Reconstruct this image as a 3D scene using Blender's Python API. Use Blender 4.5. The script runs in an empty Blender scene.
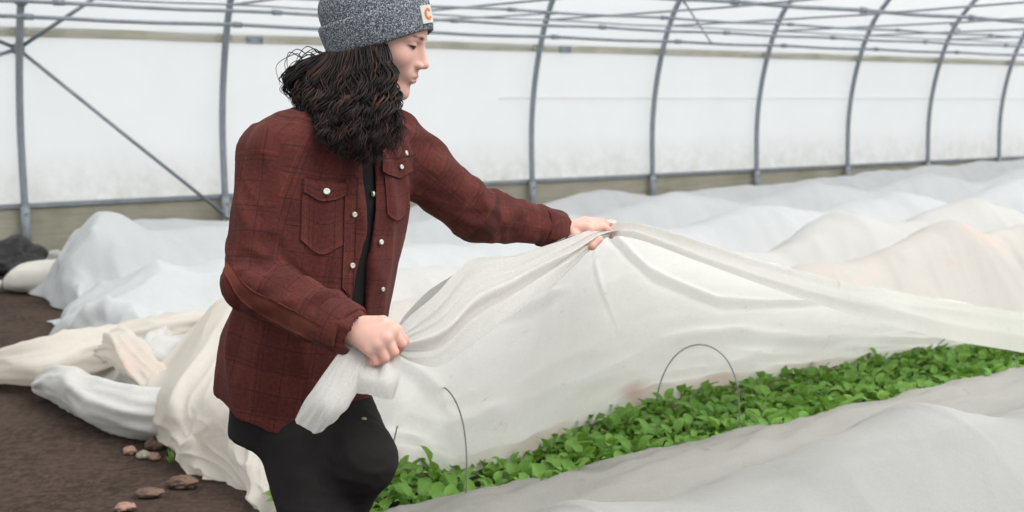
import bpy, bmesh, math, random
import numpy as np
from mathutils import Vector, Matrix

# ------------------------------------------------------------------ camera, world, exposure
SC = bpy.context.scene
COL = SC.collection
CAM_H, FOC, PITCH = 1.40, 1200.0, math.atan(156.0 / 1200.0)
cam_data = bpy.data.cameras.new('camera')
cam = bpy.data.objects.new('camera', cam_data)
COL.objects.link(cam)
cam.location = (0, 0, CAM_H)
cam.rotation_euler = (math.pi / 2 - PITCH, 0, 0)
cam_data.sensor_width = 36.0
cam_data.lens = FOC / 1024.0 * 36.0
cam_data.clip_end = 200
cam_data.dof.use_dof = True
cam_data.dof.focus_distance = 2.75
cam_data.dof.aperture_fstop = 4.5
SC.camera = cam

world = bpy.data.worlds.new('overcast_sky')
SC.world = world
world.use_nodes = True
wn, wl = world.node_tree.nodes, world.node_tree.links
wn.clear()
w_out = wn.new('ShaderNodeOutputWorld')
w_bg = wn.new('ShaderNodeBackground')
w_tc = wn.new('ShaderNodeTexCoord')
w_sep = wn.new('ShaderNodeSeparateXYZ')
w_ramp = wn.new('ShaderNodeValToRGB')
wl.new(w_tc.outputs['Generated'], w_sep.inputs[0])
wl.new(w_sep.outputs['Z'], w_ramp.inputs['Fac'])
w_ramp.color_ramp.elements[0].position = 0.0
w_ramp.color_ramp.elements[0].color = (0.66, 0.69, 0.71, 1)
w_ramp.color_ramp.elements[1].position = 0.75
w_ramp.color_ramp.elements[1].color = (1.0, 1.0, 1.0, 1)
wl.new(w_ramp.outputs['Color'], w_bg.inputs['Color'])
w_bg.inputs['Strength'].default_value = 1.0
wl.new(w_bg.outputs[0], w_out.inputs['Surface'])

sun_data = bpy.data.lights.new('cloud_veiled_sun', 'SUN')
sun_data.energy = 2.1
sun_data.angle = math.radians(45)
sun_data.color = (1.0, 0.985, 0.96)
sun = bpy.data.objects.new('cloud_veiled_sun', sun_data)
COL.objects.link(sun)
sun.rotation_euler = Vector((-0.70, 0.30, -0.90)).to_track_quat('-Z', 'Y').to_euler()

SC.view_settings.view_transform = 'Standard'
SC.view_settings.look = 'None'
SC.view_settings.gamma = 1.0
SC.view_settings.use_curve_mapping = False
SC.view_settings.exposure = 0.40
try:
    SC.cycles.use_denoising = True
    SC.cycles.max_bounces = 10
    SC.cycles.transparent_max_bounces = 16
    SC.cycles.transmission_bounces = 8
    SC.cycles.sample_clamp_indirect = 6
except Exception:
    pass

# ------------------------------------------------------------------ small helpers
RNG = np.random.default_rng(7)
random.seed(7)
FWD = np.array([0, math.cos(PITCH), -math.sin(PITCH)])
UPV = np.array([0, math.sin(PITCH), math.cos(PITCH)])
EYE = np.array([0, 0, CAM_H])


def ray(px, py):
    """view direction of a photograph pixel (depth 1 along the optical axis)"""
    return np.array([(px - 512) / FOC, 0, 0]) + UPV * ((256 - py) / FOC) + FWD


def W(px, py, depth):
    return EYE + ray(px, py) * depth


def G(px, py, z=0.0):
    r = ray(px, py)
    return EYE + r * ((z - CAM_H) / r[2])


# greenhouse frame: u runs along the far wall, v from the wall towards the camera
D = np.array([0.8125, 0.583, 0]); D /= np.linalg.norm(D)
N = np.array([D[1], -D[0], 0])
P0 = np.array([-4.50, 11.06, 0])


def H(u, v, z=0.0):
    return P0 + D * u + N * v + np.array([0, 0, z])


def Vp(px, py, v):
    """(u, z) where the pixel's ray meets the vertical plane at distance v from the wall"""
    r = ray(px, py)
    t = (v - N @ (EYE - P0)) / (N @ r)
    p = EYE + r * t
    return float(D @ (p - P0)), float(p[2])


_perm = np.random.default_rng(3).permutation(256)
_perm = np.concatenate([_perm, _perm, _perm])
_grad = np.random.default_rng(5).normal(size=(256, 3))
_grad /= np.linalg.norm(_grad, axis=1)[:, None]


def perlin(p):
    p = np.asarray(p, float)
    i = np.floor(p).astype(int)
    f = p - i
    w = f * f * f * (f * (f * 6 - 15) + 10)
    i &= 255
    out = 0
    for a in (0, 1):
        for b in (0, 1):
            for c in (0, 1):
                g = _grad[_perm[_perm[_perm[i[..., 0] + a] + i[..., 1] + b] + i[..., 2] + c] & 255]
                d = (g * (f - np.array([a, b, c]))).sum(-1)
                wx = w[..., 0] if a else 1 - w[..., 0]
                wy = w[..., 1] if b else 1 - w[..., 1]
                wz = w[..., 2] if c else 1 - w[..., 2]
                out = out + d * wx * wy * wz
    return out * 1.5


def fbm(p, octaves=3):
    p = np.asarray(p, float)
    s, a = 0, 1.0
    for k in range(octaves):
        s = s + a * perlin(p + 13.7 * k)
        p = p * 2.03
        a *= 0.5
    return s


def ridge(p, octaves=2):
    """sharp-crested folds: 1 on a crease, falling to 0"""
    p = np.asarray(p, float)
    s, a = 0, 1.0
    for k in range(octaves):
        s = s + a * (1 - np.minimum(1, np.abs(perlin(p + 7.3 * k)) * 2.2)) ** 1.6
        p = p * 1.9
        a *= 0.45
    return s


def crom(pts, n):
    """Catmull-Rom through pts (k, d) -> (n, d), uniform in control index"""
    pts = np.asarray(pts, float)
    k = len(pts)
    if k == 2:
        t = np.linspace(0, 1, n)[:, None]
        return pts[0] * (1 - t) + pts[1] * t
    e = np.vstack([2 * pts[0] - pts[1], pts, 2 * pts[-1] - pts[-2]])
    t = np.linspace(0, k - 1 - 1e-9, n)
    i = t.astype(int)
    f = (t - i)[:, None]
    a, b, c, d = e[i], e[i + 1], e[i + 2], e[i + 3]
    return 0.5 * (2 * b + (c - a) * f + (2 * a - 5 * b + 4 * c - d) * f ** 2 + (3 * b - a - 3 * c + d) * f ** 3)


def mesh_obj(name, verts, faces, mat=None, parent=None, smooth=True, uv=None, attrs=None, mats=None, fmat=None):
    me = bpy.data.meshes.new(name)
    me.from_pydata([tuple(map(float, v)) for v in verts], [], [tuple(map(int, f)) for f in faces])
    me.validate()
    if smooth:
        me.polygons.foreach_set('use_smooth', [True] * len(me.polygons))
    for m in (mats or ([mat] if mat else [])):
        me.materials.append(m)
    if fmat is not None:
        me.polygons.foreach_set('material_index', np.asarray(fmat, int))
    if attrs:
        for an, (typ, dat) in attrs.items():
            a = me.attributes.new(an, typ, 'POINT')
            if typ == 'FLOAT':
                a.data.foreach_set('value', np.asarray(dat, float).ravel())
            elif typ == 'FLOAT_VECTOR':
                a.data.foreach_set('vector', np.asarray(dat, float).ravel())
            elif typ == 'FLOAT_COLOR':
                a.data.foreach_set('color', np.asarray(dat, float).ravel())
    me.update()
    o = bpy.data.objects.new(name, me)
    COL.objects.link(o)
    if parent is not None:
        o.parent = parent
    return o


def tag(o, label=None, cat=None, group=None, kind=None):
    if label: o['label'] = label
    if cat: o['category'] = cat
    if group: o['group'] = group
    if kind: o['kind'] = kind
    return o


def empty(name, loc=(0, 0, 0)):
    o = bpy.data.objects.new(name, None)
    o.location = tuple(map(float, loc))
    o.empty_display_size = 0.1
    COL.objects.link(o)
    return o


def tube_geo(path, rad, seg=10, cap=True):
    path = np.asarray(path, float)
    n = len(path)
    rad = np.broadcast_to(np.asarray(rad, float), (n,))
    tan = np.gradient(path, axis=0)
    tan /= np.linalg.norm(tan, axis=1)[:, None] + 1e-12
    ref = np.array([0, 0, 1.0]) if abs(tan[0][2]) < 0.9 else np.array([1.0, 0, 0])
    vs, fs = [], []
    x = np.cross(ref, tan[0]); x /= np.linalg.norm(x)
    for k in range(n):
        x = x - tan[k] * (x @ tan[k]); x /= np.linalg.norm(x) + 1e-12
        y = np.cross(tan[k], x)
        for s in range(seg):
            a = 2 * math.pi * s / seg
            vs.append(path[k] + rad[k] * (math.cos(a) * x + math.sin(a) * y))
    for k in range(n - 1):
        for s in range(seg):
            s2 = (s + 1) % seg
            fs.append((k * seg + s, k * seg + s2, (k + 1) * seg + s2, (k + 1) * seg + s))
    if cap:
        fs.append(tuple(range(seg))[::-1])
        fs.append(tuple((n - 1) * seg + s for s in range(seg)))
    return vs, fs


def tube(name, path, rad, mat, parent=None, seg=10):
    v, f = tube_geo(path, rad, seg)
    return mesh_obj(name, v, f, mat, parent)


def box_geo(c, ax, ay, az, bev=0.0):
    """box centred at c with half-axis vectors"""
    c, ax, ay, az = (np.asarray(q, float) for q in (c, ax, ay, az))
    vs = [c + i * ax + j * ay + k * az for i in (-1, 1) for j in (-1, 1) for k in (-1, 1)]
    fs = [(0, 1, 3, 2), (4, 6, 7, 5), (0, 4, 5, 1), (2, 3, 7, 6), (0, 2, 6, 4), (1, 5, 7, 3)]
    return vs, fs


def box(name, c, ax, ay, az, mat, parent=None, bev=0.0):
    v, f = box_geo(c, ax, ay, az)
    o = mesh_obj(name, v, f, mat, parent, smooth=False)
    if bev:
        m = o.modifiers.new('bevel', 'BEVEL'); m.width = bev; m.segments = 2
    return o


def grid_faces(nu, nv):
    i, j = np.meshgrid(np.arange(nu - 1), np.arange(nv - 1), indexing='ij')
    a = (i * nv + j).ravel()
    return np.stack([a, a + nv, a + nv + 1, a + 1], 1)


def grid_normals(P):
    du = np.gradient(P, axis=0); dv = np.gradient(P, axis=1)
    n = np.cross(du, dv)
    return n / (np.linalg.norm(n, axis=-1, keepdims=True) + 1e-12)


def join_geo(parts):
    vs, fs, off = [], [], 0
    for v, f in parts:
        vs.extend(list(v)); fs.extend([tuple(int(i) + off for i in q) for q in f]); off += len(v)
    return vs, fs


# ------------------------------------------------------------------ materials
class Mat:
    def __init__(self, name):
        self.m = bpy.data.materials.new(name)
        self.m.use_nodes = True
        self.n, self.l = self.m.node_tree.nodes, self.m.node_tree.links
        self.n.clear()
        self.out = self.n.new('ShaderNodeOutputMaterial')

    def node(self, t, **kw):
        nd = self.n.new(t)
        for k, v in kw.items():
            if k in nd.inputs:
                nd.inputs[k].default_value = v
            else:
                setattr(nd, k, v)
        return nd

    def link(self, a, b):
        self.l.new(a, b)

    def noise(self, scale, detail=4, rough=0.55, coord=None):
        nd = self.node('ShaderNodeTexNoise')
        nd.inputs['Scale'].default_value = scale
        nd.inputs['Detail'].default_value = detail
        nd.inputs['Roughness'].default_value = rough
        if coord is not None:
            self.link(coord, nd.inputs['Vector'])
        return nd

    def ramp(self, fac, stops):
        nd = self.node('ShaderNodeValToRGB')
        el = nd.color_ramp.elements
        while len(el) < len(stops):
            el.new(0.5)
        for e, (p, c) in zip(el, stops):
            e.position = p
            e.color = (*c, 1) if len(c) == 3 else c
        self.link(fac, nd.inputs['Fac'])
        return nd

    def mix(self, fac, a, b, blend='MIX'):
        nd = self.node('ShaderNodeMix', data_type='RGBA', blend_type=blend)
        for s, q in ((0, fac), (6, a), (7, b)):
            if hasattr(q, 'links'):
                self.link(q, nd.inputs[s])
            elif isinstance(q, (tuple, list)):
                nd.inputs[s].default_value = (*q, 1) if len(q) == 3 else q
            else:
                nd.inputs[s].default_value = q
        return nd.outputs[2]

    def bump(self, h, strength=0.3, dist=0.01):
        nd = self.node('ShaderNodeBump')
        nd.inputs['Strength'].default_value = strength
        nd.inputs['Distance'].default_value = dist
        self.link(h, nd.inputs['Height'])
        return nd.outputs[0]

    def obj(self):
        return self.node('ShaderNodeTexCoord').outputs['Object']


def srgb(r, g, b):
    f = lambda c: (c / 12.92 if c <= 0.04045 else ((c + 0.055) / 1.055) ** 2.4)
    return tuple(f(x / 255.0) for x in (r, g, b))


def m_principled(name, color, rough=0.6, metal=0.0, spec=0.4, bump=None, vary=None):
    M = Mat(name)
    b = M.node('ShaderNodeBsdfPrincipled')
    b.inputs['Base Color'].default_value = (*color, 1)
    b.inputs['Roughness'].default_value = rough
    b.inputs['Metallic'].default_value = metal
    b.inputs['Specular IOR Level'].default_value = spec
    co = M.obj()
    if vary:
        sc, amt = vary
        nz = M.noise(sc, 5, 0.6, co)
        lo = tuple(c * (1 - amt) for c in color); hi = tuple(min(1, c * (1 + amt)) for c in color)
        M.link(M.ramp(nz.outputs['Fac'], [(0.3, lo), (0.7, hi)]).outputs[0], b.inputs['Base Color'])
    if bump:
        sc, st, di = bump
        nz = M.noise(sc, 5, 0.6, co)
        M.link(M.bump(nz.outputs['Fac'], st, di), b.inputs['Normal'])
    M.link(b.outputs[0], M.out.inputs['Surface'])
    return M.m


def m_cloth(name, color, dirt=(0.42, 0.34, 0.26), dirt_amt=0.5, trans=0.45, thin=0.0, blush=0.0):
    """spun row-cover fleece: diffuse + translucent, with specks of soil and a fine fibre grain"""
    M = Mat(name)
    co = M.obj()
    big = M.noise(1.3, 4, 0.6, co)
    fine = M.noise(220, 2, 0.5, co)
    spk = M.noise(9, 6, 0.72, co)
    c = M.mix(M.ramp(big.outputs['Fac'], [(0.35, (0, 0, 0)), (0.7, (1, 1, 1))]).outputs[0],
              tuple(x * 0.93 for x in color), color)
    if blush:
        bl = M.noise(2.4, 3, 0.5, co)
        f = M.ramp(bl.outputs['Fac'], [(0.55, (0, 0, 0)), (0.75, (blush,) * 3)])
        c = M.mix(f.outputs[0], c, srgb(228, 200, 186))
    f = M.ramp(spk.outputs['Fac'], [(0.63, (0, 0, 0)), (0.73, (dirt_amt,) * 3)])
    c = M.mix(f.outputs[0], c, dirt)
    if name == 'held_fleece':      # pinkish soil soaked into the hem
        sa = M.node('ShaderNodeAttribute', attribute_name='stain')
        c = M.mix(sa.outputs['Fac'], c, srgb(196, 158, 140))
    g = M.ramp(fine.outputs['Fac'], [(0.3, (0.9,) * 3), (0.7, (1, 1, 1))])
    c = M.mix(1.0, c, g.outputs[0], 'MULTIPLY')
    dif = M.node('ShaderNodeBsdfDiffuse'); tr = M.node('ShaderNodeBsdfTranslucent')
    M.link(c, dif.inputs['Color']); M.link(c, tr.inputs['Color'])
    wr = M.noise(26, 3, 0.55, co)
    nb = M.bump(wr.outputs['Fac'], 0.25, 0.012)
    M.link(nb, dif.inputs['Normal']); M.link(nb, tr.inputs['Normal'])
    mx = M.node('ShaderNodeMixShader'); mx.inputs[0].default_value = trans
    M.link(dif.outputs[0], mx.inputs[1]); M.link(tr.outputs[0], mx.inputs[2])
    s = mx.outputs[0]
    if thin:
        tp = M.node('ShaderNodeBsdfTransparent')
        m2 = M.node('ShaderNodeMixShader'); m2.inputs[0].default_value = thin
        M.link(s, m2.inputs[1]); M.link(tp.outputs[0], m2.inputs[2]); s = m2.outputs[0]
    M.link(s, M.out.inputs['Surface'])
    return M.m


MT = {}
MT['steel'] = m_principled('galvanized_steel', srgb(146, 153, 160), 0.55, 0.25, 0.4, vary=(6, 0.18))
MT['wire'] = m_principled('grey_wire', srgb(120, 124, 122), 0.5, 0.3)
MT['black'] = m_principled('black_plastic', srgb(38, 36, 36), 0.5, vary=(8, .3), bump=(14, .4, .02))
MT['white_cloth'] = m_cloth('white_fleece', (0.67, 0.665, 0.64), dirt_amt=0.3, trans=0.25)
MT['cream_cloth'] = m_cloth('cream_fleece', (0.81, 0.77, 0.70), dirt_amt=0.3, blush=0.5)
MT['held_cloth'] = m_cloth('held_fleece', (0.91, 0.895, 0.86), dirt_amt=0.4, trans=0.61)
MT['hump_cloth'] = m_cloth('hump_fleece', (0.69, 0.695, 0.675), dirt_amt=0.3, trans=0.4, thin=0.16)
MT['thin_cloth'] = m_cloth('thin_fleece', (0.80, 0.80, 0.76), dirt_amt=0.15, trans=0.5, thin=0.12)
MT['cool_cloth'] = m_cloth('cool_fleece', (0.665, 0.685, 0.69), dirt_amt=0.12, trans=0.25)
MT['peach_cloth'] = m_cloth('peach_fleece', (0.66, 0.63, 0.585), dirt_amt=0.4, blush=0.6, trans=0.25)
MT['dirty_cloth'] = m_cloth('soiled_fleece', (0.585, 0.575, 0.54), dirt=(0.34, 0.28, 0.21), dirt_amt=0.75)
MT['sack'] = m_principled('white_woven_sack', srgb(206, 203, 194), 0.8, vary=(7, .06), bump=(90, .3, .004))
MT['stone'] = m_principled('reddish_stone', srgb(150, 118, 106), 0.9, vary=(30, .3), bump=(60, .5, .006))
MT['pale_stone'] = m_principled('pale_stone', srgb(150, 146, 128), 0.9, vary=(30, .3), bump=(60, .5, .006))
MT['clod'] = m_principled('soil_clod', srgb(104, 84, 72), 0.95, vary=(30, .4), bump=(60, .7, .01))


def _film(name, base, thin):
    M = Mat(name)
    co = M.obj()
    n1 = M.noise(0.9, 4, 0.6, co)
    n2 = M.noise(5.5, 5, 0.7, co)
    sep = M.node('ShaderNodeSeparateXYZ'); M.link(co, sep.inputs[0])
    c = M.mix(M.ramp(n1.outputs['Fac'], [(0.35, (0, 0, 0)), (0.7, (1, 1, 1))]).outputs[0], tuple(x * .95 for x in base), base)
    # soil splashed on the foot of the film
    sp = M.node('ShaderNodeMapRange'); M.link(sep.outputs['Z'], sp.inputs['Value'])
    sp.inputs['From Min'].default_value = 0.95; sp.inputs['From Max'].default_value = 0.4
    sp.inputs['To Min'].default_value = 0.0; sp.inputs['To Max'].default_value = 1.0
    mu = M.node('ShaderNodeMath', operation='MULTIPLY'); M.link(sp.outputs[0], mu.inputs[0])
    M.link(M.ramp(n2.outputs['Fac'], [(0.35, (0.1,) * 3), (0.75, (0.8,) * 3)]).outputs[0], mu.inputs[1])
    c = M.mix(mu.outputs[0], c, srgb(188, 180, 160))
    dif = M.node('ShaderNodeBsdfDiffuse'); tr = M.node('ShaderNodeBsdfTranslucent')
    M.link(c, dif.inputs['Color']); M.link(c, tr.inputs['Color'])
    mx = M.node('ShaderNodeMixShader'); mx.inputs[0].default_value = 0.6
    M.link(dif.outputs[0], mx.inputs[1]); M.link(tr.outputs[0], mx.inputs[2])
    tp = M.node('ShaderNodeBsdfTransparent')
    m2 = M.node('ShaderNodeMixShader'); m2.inputs[0].default_value = thin
    M.link(mx.outputs[0], m2.inputs[1]); M.link(tp.outputs[0], m2.inputs[2])
    M.link(m2.outputs[0], M.out.inputs['Surface'])
    return M.m


MT['film'] = _film('greenhouse_film', (0.93, 0.93, 0.915), 0.25)
MT['film_roof'] = _film('greenhouse_roof_film', (0.95, 0.96, 0.96), 0.3)


def _soil():
    M = Mat('brown_soil')
    co = M.obj()
    a = M.noise(2.2, 6, 0.65, co); b = M.noise(30, 6, 0.7, co); c3 = M.noise(130, 3, 0.6, co)
    c = M.mix(M.ramp(a.outputs['Fac'], [(0.3, (0, 0, 0)), (0.7, (1, 1, 1))]).outputs[0], srgb(54, 43, 38), srgb(80, 66, 58))
    c = M.mix(M.ramp(b.outputs['Fac'], [(0.42, (0.0,) * 3), (0.75, (0.8,) * 3)]).outputs[0], c, srgb(104, 88, 78))
    c = M.mix(M.ramp(c3.outputs['Fac'], [(0.62, (0.0,) * 3), (0.75, (0.5,) * 3)]).outputs[0], c, srgb(150, 130, 112))
    p = M.node('ShaderNodeBsdfPrincipled'); p.inputs['Roughness'].default_value = 0.95
    p.inputs['Specular IOR Level'].default_value = 0.15
    M.link(c, p.inputs['Base Color'])
    ad = M.node('ShaderNodeMath', operation='ADD'); M.link(a.outputs['Fac'], ad.inputs[0]); M.link(b.outputs['Fac'], ad.inputs[1])
    M.link(M.bump(ad.outputs[0], 0.8, 0.05), p.inputs['Normal'])
    M.link(p.outputs[0], M.out.inputs['Surface'])
    return M.m


def _wood(name, c1, c2, green=0.0):
    M = Mat(name)
    co = M.obj()
    mp = M.node('ShaderNodeMapping'); mp.inputs['Scale'].default_value = (0.6, 0.6, 9)
    mp.inputs['Rotation'].default_value = (0, 0, -math.atan2(D[1], D[0]))
    M.link(co, mp.inputs['Vector'])
    a = M.noise(3, 6, 0.65, mp.outputs[0]); b = M.noise(2.0, 4, 0.6, co)
    c = M.mix(M.ramp(a.outputs['Fac'], [(0.3, (0, 0, 0)), (0.7, (1, 1, 1))]).outputs[0], c1, c2)
    if green:
        c = M.mix(M.ramp(b.outputs['Fac'], [(0.45, (0, 0, 0)), (0.7, (green,) * 3)]).outputs[0], c, srgb(112, 118, 84))
    p = M.node('ShaderNodeBsdfPrincipled'); p.inputs['Roughness'].default_value = 0.85
    M.link(c, p.inputs['Base Color'])
    M.link(M.bump(a.outputs['Fac'], 0.4, 0.01), p.inputs['Normal'])
    M.link(p.outputs[0], M.out.inputs['Surface'])
    return M.m


MT['soil'] = _soil()
MT['board'] = _wood('weathered_board', srgb(160, 156, 140), srgb(188, 184, 168), 0.4)
MT['hip'] = _wood('weathered_hip_board', srgb(176, 174, 158), srgb(200, 197, 182), 0.35)


def _leaf():
    M = Mat('spinach_leaf')
    oi = M.node('ShaderNodeObjectInfo')
    at = M.node('ShaderNodeAttribute', attribute_name='tint')
    co = M.obj()
    nz = M.noise(40, 3, 0.6, co)
    c = M.mix(oi.outputs['Random'], srgb(100, 150, 68), srgb(138, 182, 94))
    c = M.mix(at.outputs['Fac'], c, srgb(150, 196, 92))
    c = M.mix(M.ramp(nz.outputs['Fac'], [(0.35, (0, 0, 0)), (0.7, (0.3,) * 3)]).outputs[0], c, srgb(62, 116, 44))
    p = M.node('ShaderNodeBsdfPrincipled'); p.inputs['Roughness'].default_value = 0.5
    p.inputs['Specular IOR Level'].default_value = 0.35
    M.link(c, p.inputs['Base Color'])
    M.link(M.bump(nz.outputs['Fac'], 0.3, 0.004), p.inputs['Normal'])
    tr = M.node('ShaderNodeBsdfTranslucent'); M.link(M.mix(0.5, c, srgb(150, 190, 60)), tr.inputs['Color'])
    mx = M.node('ShaderNodeMixShader'); mx.inputs[0].default_value = 0.3
    M.link(p.outputs[0], mx.inputs[1]); M.link(tr.outputs[0], mx.inputs[2])
    M.link(mx.outputs[0], M.out.inputs['Surface'])
    return M.m


MT['leaf'] = _leaf()

# ------------------------------------------------------------------ the setting: soil, film, boards
def build_floor():
    # soil as a grid, lumpy where it lies bare
    xs = np.linspace(-7.0, 17.0, 241); ys = np.linspace(-0.6, 13.0, 137)
    P = np.zeros((len(xs), len(ys), 3))
    for i, u in enumerate(xs):
        P[i] = P0 + D * u + N * ys[:, None]
    P[..., 2] = 0.012 * fbm(P * 2.1, 3) + 0.008 * fbm(P * 9.0, 2) - 0.01
    # the raised bed under the greens
    vv = ys[None, :]; uu = xs[:, None]
    P[..., 2] += 0.05 * np.clip((0.42 - np.abs(vv - 8.13)) / 0.1, 0, 1) * np.clip((uu + 1.15) / 0.1, 0, 1)
    return tag(mesh_obj('floor', P.reshape(-1, 3), grid_faces(len(xs), len(ys)), MT['soil']), 'bare brown trodden soil floor of the greenhouse', kind='structure')


build_floor()

PROF = crom([(0, -0.1), (-0.02, 0.5), (-0.03, 1.1), (0.03, 1.6), (0.14, 2.03), (0.28, 2.38), (0.48, 2.68), (0.95, 3.1),
             (1.9, 3.62), (3.6, 4.15), (6.5, 4.5)], 90)   # (v, z) of a hoop


def build_film(name, z0, z1, mat, off, kind_label, vmax=99):
    us = np.linspace(-5.0, 21, 105)
    pr = [p for p in PROF if z0 <= p[1] <= z1 and p[0] < vmax]
    P = np.zeros((len(us), len(pr), 3))
    for i, u in enumerate(us):
        bay = math.sin(math.pi * ((u / 1.95) % 1.0))
        for j, (v, z) in enumerate(pr):
            P[i, j] = H(u, v - off - 0.02 * bay, z)
    P[..., 1] += 0.012 * fbm(P * np.array([1.2, 1.2, 3.0]), 2)
    return tag(mesh_obj(name, P.reshape(-1, 3), grid_faces(len(us), len(pr)), mat), kind_label, kind='structure')


build_film('wall_back', 0.40, 2.05, MT['film'], 0.07, 'white translucent side wall film of the greenhouse')
build_film('ceiling', 2.0, 4.6, MT['film_roof'], 0.06, 'white translucent roof film curving over the hoops')


def rail(name, v, z, hv, hz, mat, label, u0=-5.0, u1=21.0, cuts=40, wob=0.004):
    """long board along the wall"""
    us = np.linspace(u0, u1, cuts)
    sec = [(-hv, -hz), (hv, -hz), (hv, hz), (-hv, hz)]
    vs, fs = [], []
    for u in us:
        w = wob * float(perlin(np.array([[u * 0.7, z * 5, v]]))[0])
        for a, b in sec:
            vs.append(H(u, v + a + w, z + b + w))
    for k in range(cuts - 1):
        for s in range(4):
            fs.append((k * 4 + s, k * 4 + (s + 1) % 4, (k + 1) * 4 + (s + 1) % 4, (k + 1) * 4 + s))
    fs += [(0, 1, 2, 3), tuple((cuts - 1) * 4 + s for s in (3, 2, 1, 0))]
    o = mesh_obj(name, vs, fs, mat, smooth=False)
    m = o.modifiers.new('bevel', 'BEVEL'); m.width = 0.004
    return tag(o, label, kind='structure')


rail('baseboard_back', -0.11, 0.20, 0.03, 0.235, MT['board'], 'weathered wooden baseboard along the foot of the film wall')
rail('trim_1', -0.075, 0.425, 0.022, 0.022, MT['steel'], 'grey roll-up pipe at the bottom edge of the film wall')
rail('trim_2', 0.045, 2.015, 0.02, 0.045, MT['hip'], 'weathered wooden hip board along the top of the film wall')
rail('trim_3', -0.062, 1.42, 0.012, 0.010, MT['film'], 'faint seam crossing the film wall at mid height', u0=5.4)

# ------------------------------------------------------------------ steel frame: hoops, purlins, braces
ORD = ['leftmost', 'second', 'third', 'fourth', 'fifth', 'sixth', 'seventh', 'eighth', 'ninth']
for k in range(9):
    u = 1.95 * k
    e = empty('greenhouse_hoop', H(u, 0, 0))
    inv = H(u, 0, 0)
    if k == 0:
        lab = 'leftmost grey steel hoop of the frame, crossed by diagonal braces'
    elif k == 1:
        lab = 'steel hoop just left of the person, where the long diagonal brace ends'
    elif k == 2:
        lab = 'steel hoop hidden behind the person in the dark red jacket'
    elif k == 3:
        lab = 'first curved steel hoop to the right of the person, above the outstretched sleeve'
    elif k == 8:
        lab = 'rightmost curved steel hoop at the right edge of the picture'
    else:
        lab = 'curved steel hoop, %s to the right of the person along the film wall' % {4: 'second', 5: 'third', 6: 'fourth', 7: 'fifth'}[k]
    tag(e, lab, 'greenhouse hoop', 'steel hoops along the greenhouse wall')
    path = [H(u, v, z) - inv for v, z in PROF]
    tube('pipe', path, 0.034, MT['steel'], e, 14)
    # U-bolt plate that ties the hoop to the hip board
    box('bracket', H(u, 0.115, 2.015) - inv, D * 0.075, N * 0.012, np.array([0, 0, 0.03]), MT['board'], e, 0.004)
    # sleeve at the foot
    tube('ground_sleeve', [H(u, 0, -0.05) - inv, H(u, -0.01, 0.42) - inv], 0.042, MT['steel'], e, 14)
    tube('bolt', [H(u, 0.0, 0.36) - inv, H(u, 0.055, 0.36) - inv], 0.011, MT['steel'], e, 8)
    if k == 0:
        for zz in (1.86, 2.28, 2.36):
            tube('clamp', [H(u, 0.0 if zz < 2 else 0.22, zz - 0.03) - inv, H(u, 0.01 if zz < 2 else 0.25, zz + 0.03) - inv], 0.055, MT['steel'], e, 12)

LINES = [  # v, z, radius, label
    (0.42, 2.125, 0.019, 'lowest grey steel pipe running along the hoops just above the hip board'),
    (1.2, 2.20, 0.017, 'second lowest grey pipe running the length of the greenhouse overhead'),
    (2.2, 2.25, 0.014, 'third thin grey pipe up, running the length of the greenhouse'),
    (3.2, 2.35, 0.022, 'thick grey overhead pipe entering at the top edge near the fifth hoop'),
    (4.2, 2.50, 0.018, 'topmost overhead pipe, seen only in the top right corner'),
    (0.62, 2.30, 0.010, 'thin dark cable strung between the two lowest long pipes'),
]
for v, z, r, lab in LINES:
    us = np.linspace(-5, 21, 60)
    sagp = [H(u, v, z - 0.012 * math.sin(math.pi * ((u / 1.95) % 1)) ** 2) for u in us]
    e = empty('purlin_pipe', H(-5, v, z))
    tag(e, lab, 'pipe', 'long pipes overhead')
    b = H(-5, v, z)
    tube('pipe', [p - b for p in sagp], r, MT['steel'], e, 10)
    for k in range(0, 9):
        if r > 0.012:
            uu = 1.95 * k + (0.0 if v < 1 else 0.06)
            tube('coupling', [H(uu - 0.045, v, z) - b, H(uu + 0.045, v, z) - b], r * 1.55, MT['steel'], e, 10)

for k in range(9):       # cross ties from hoop to hoop side of the house
    u = 1.95 * k + 0.04
    zt = 2.33
    b = H(u, 0.25, zt)
    o = tube('cross_tie', [H(u, 0.25, zt) - b, H(u, 3.2, zt - 0.03) - b, H(u, 7.5, zt) - b], 0.012, MT['steel'])
    o.location = tuple(b)
    tag(o, 'thin steel cross tie springing from the hoop %s' % {0: 'at the far left', 1: 'just left of the person', 2: 'behind the person',
        3: 'first right of the person', 4: 'second right of the person', 5: 'third right of the person', 6: 'fourth right of the person',
        7: 'fifth right of the person', 8: 'at the right edge'}[k], 'cross tie', 'thin cross ties under the roof')


def brace(a, b, r, lab):
    o0 = np.asarray(a)
    e = empty('diagonal_brace', o0)
    tag(e, lab, 'brace', 'diagonal braces')
    tube('rod', [np.zeros(3), (np.asarray(b) - o0) * 0.5 + np.array([0, 0, -0.004]), np.asarray(b) - o0], r, MT['steel'], e, 10)
    for q in (a, b):
        d = (np.asarray(b) - o0) / np.linalg.norm(np.asarray(b) - o0)
        tube('end_plate', [q - o0 - d * 0.05, q - o0 + d * 0.05], r * 1.7, MT['steel'], e, 8)


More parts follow.
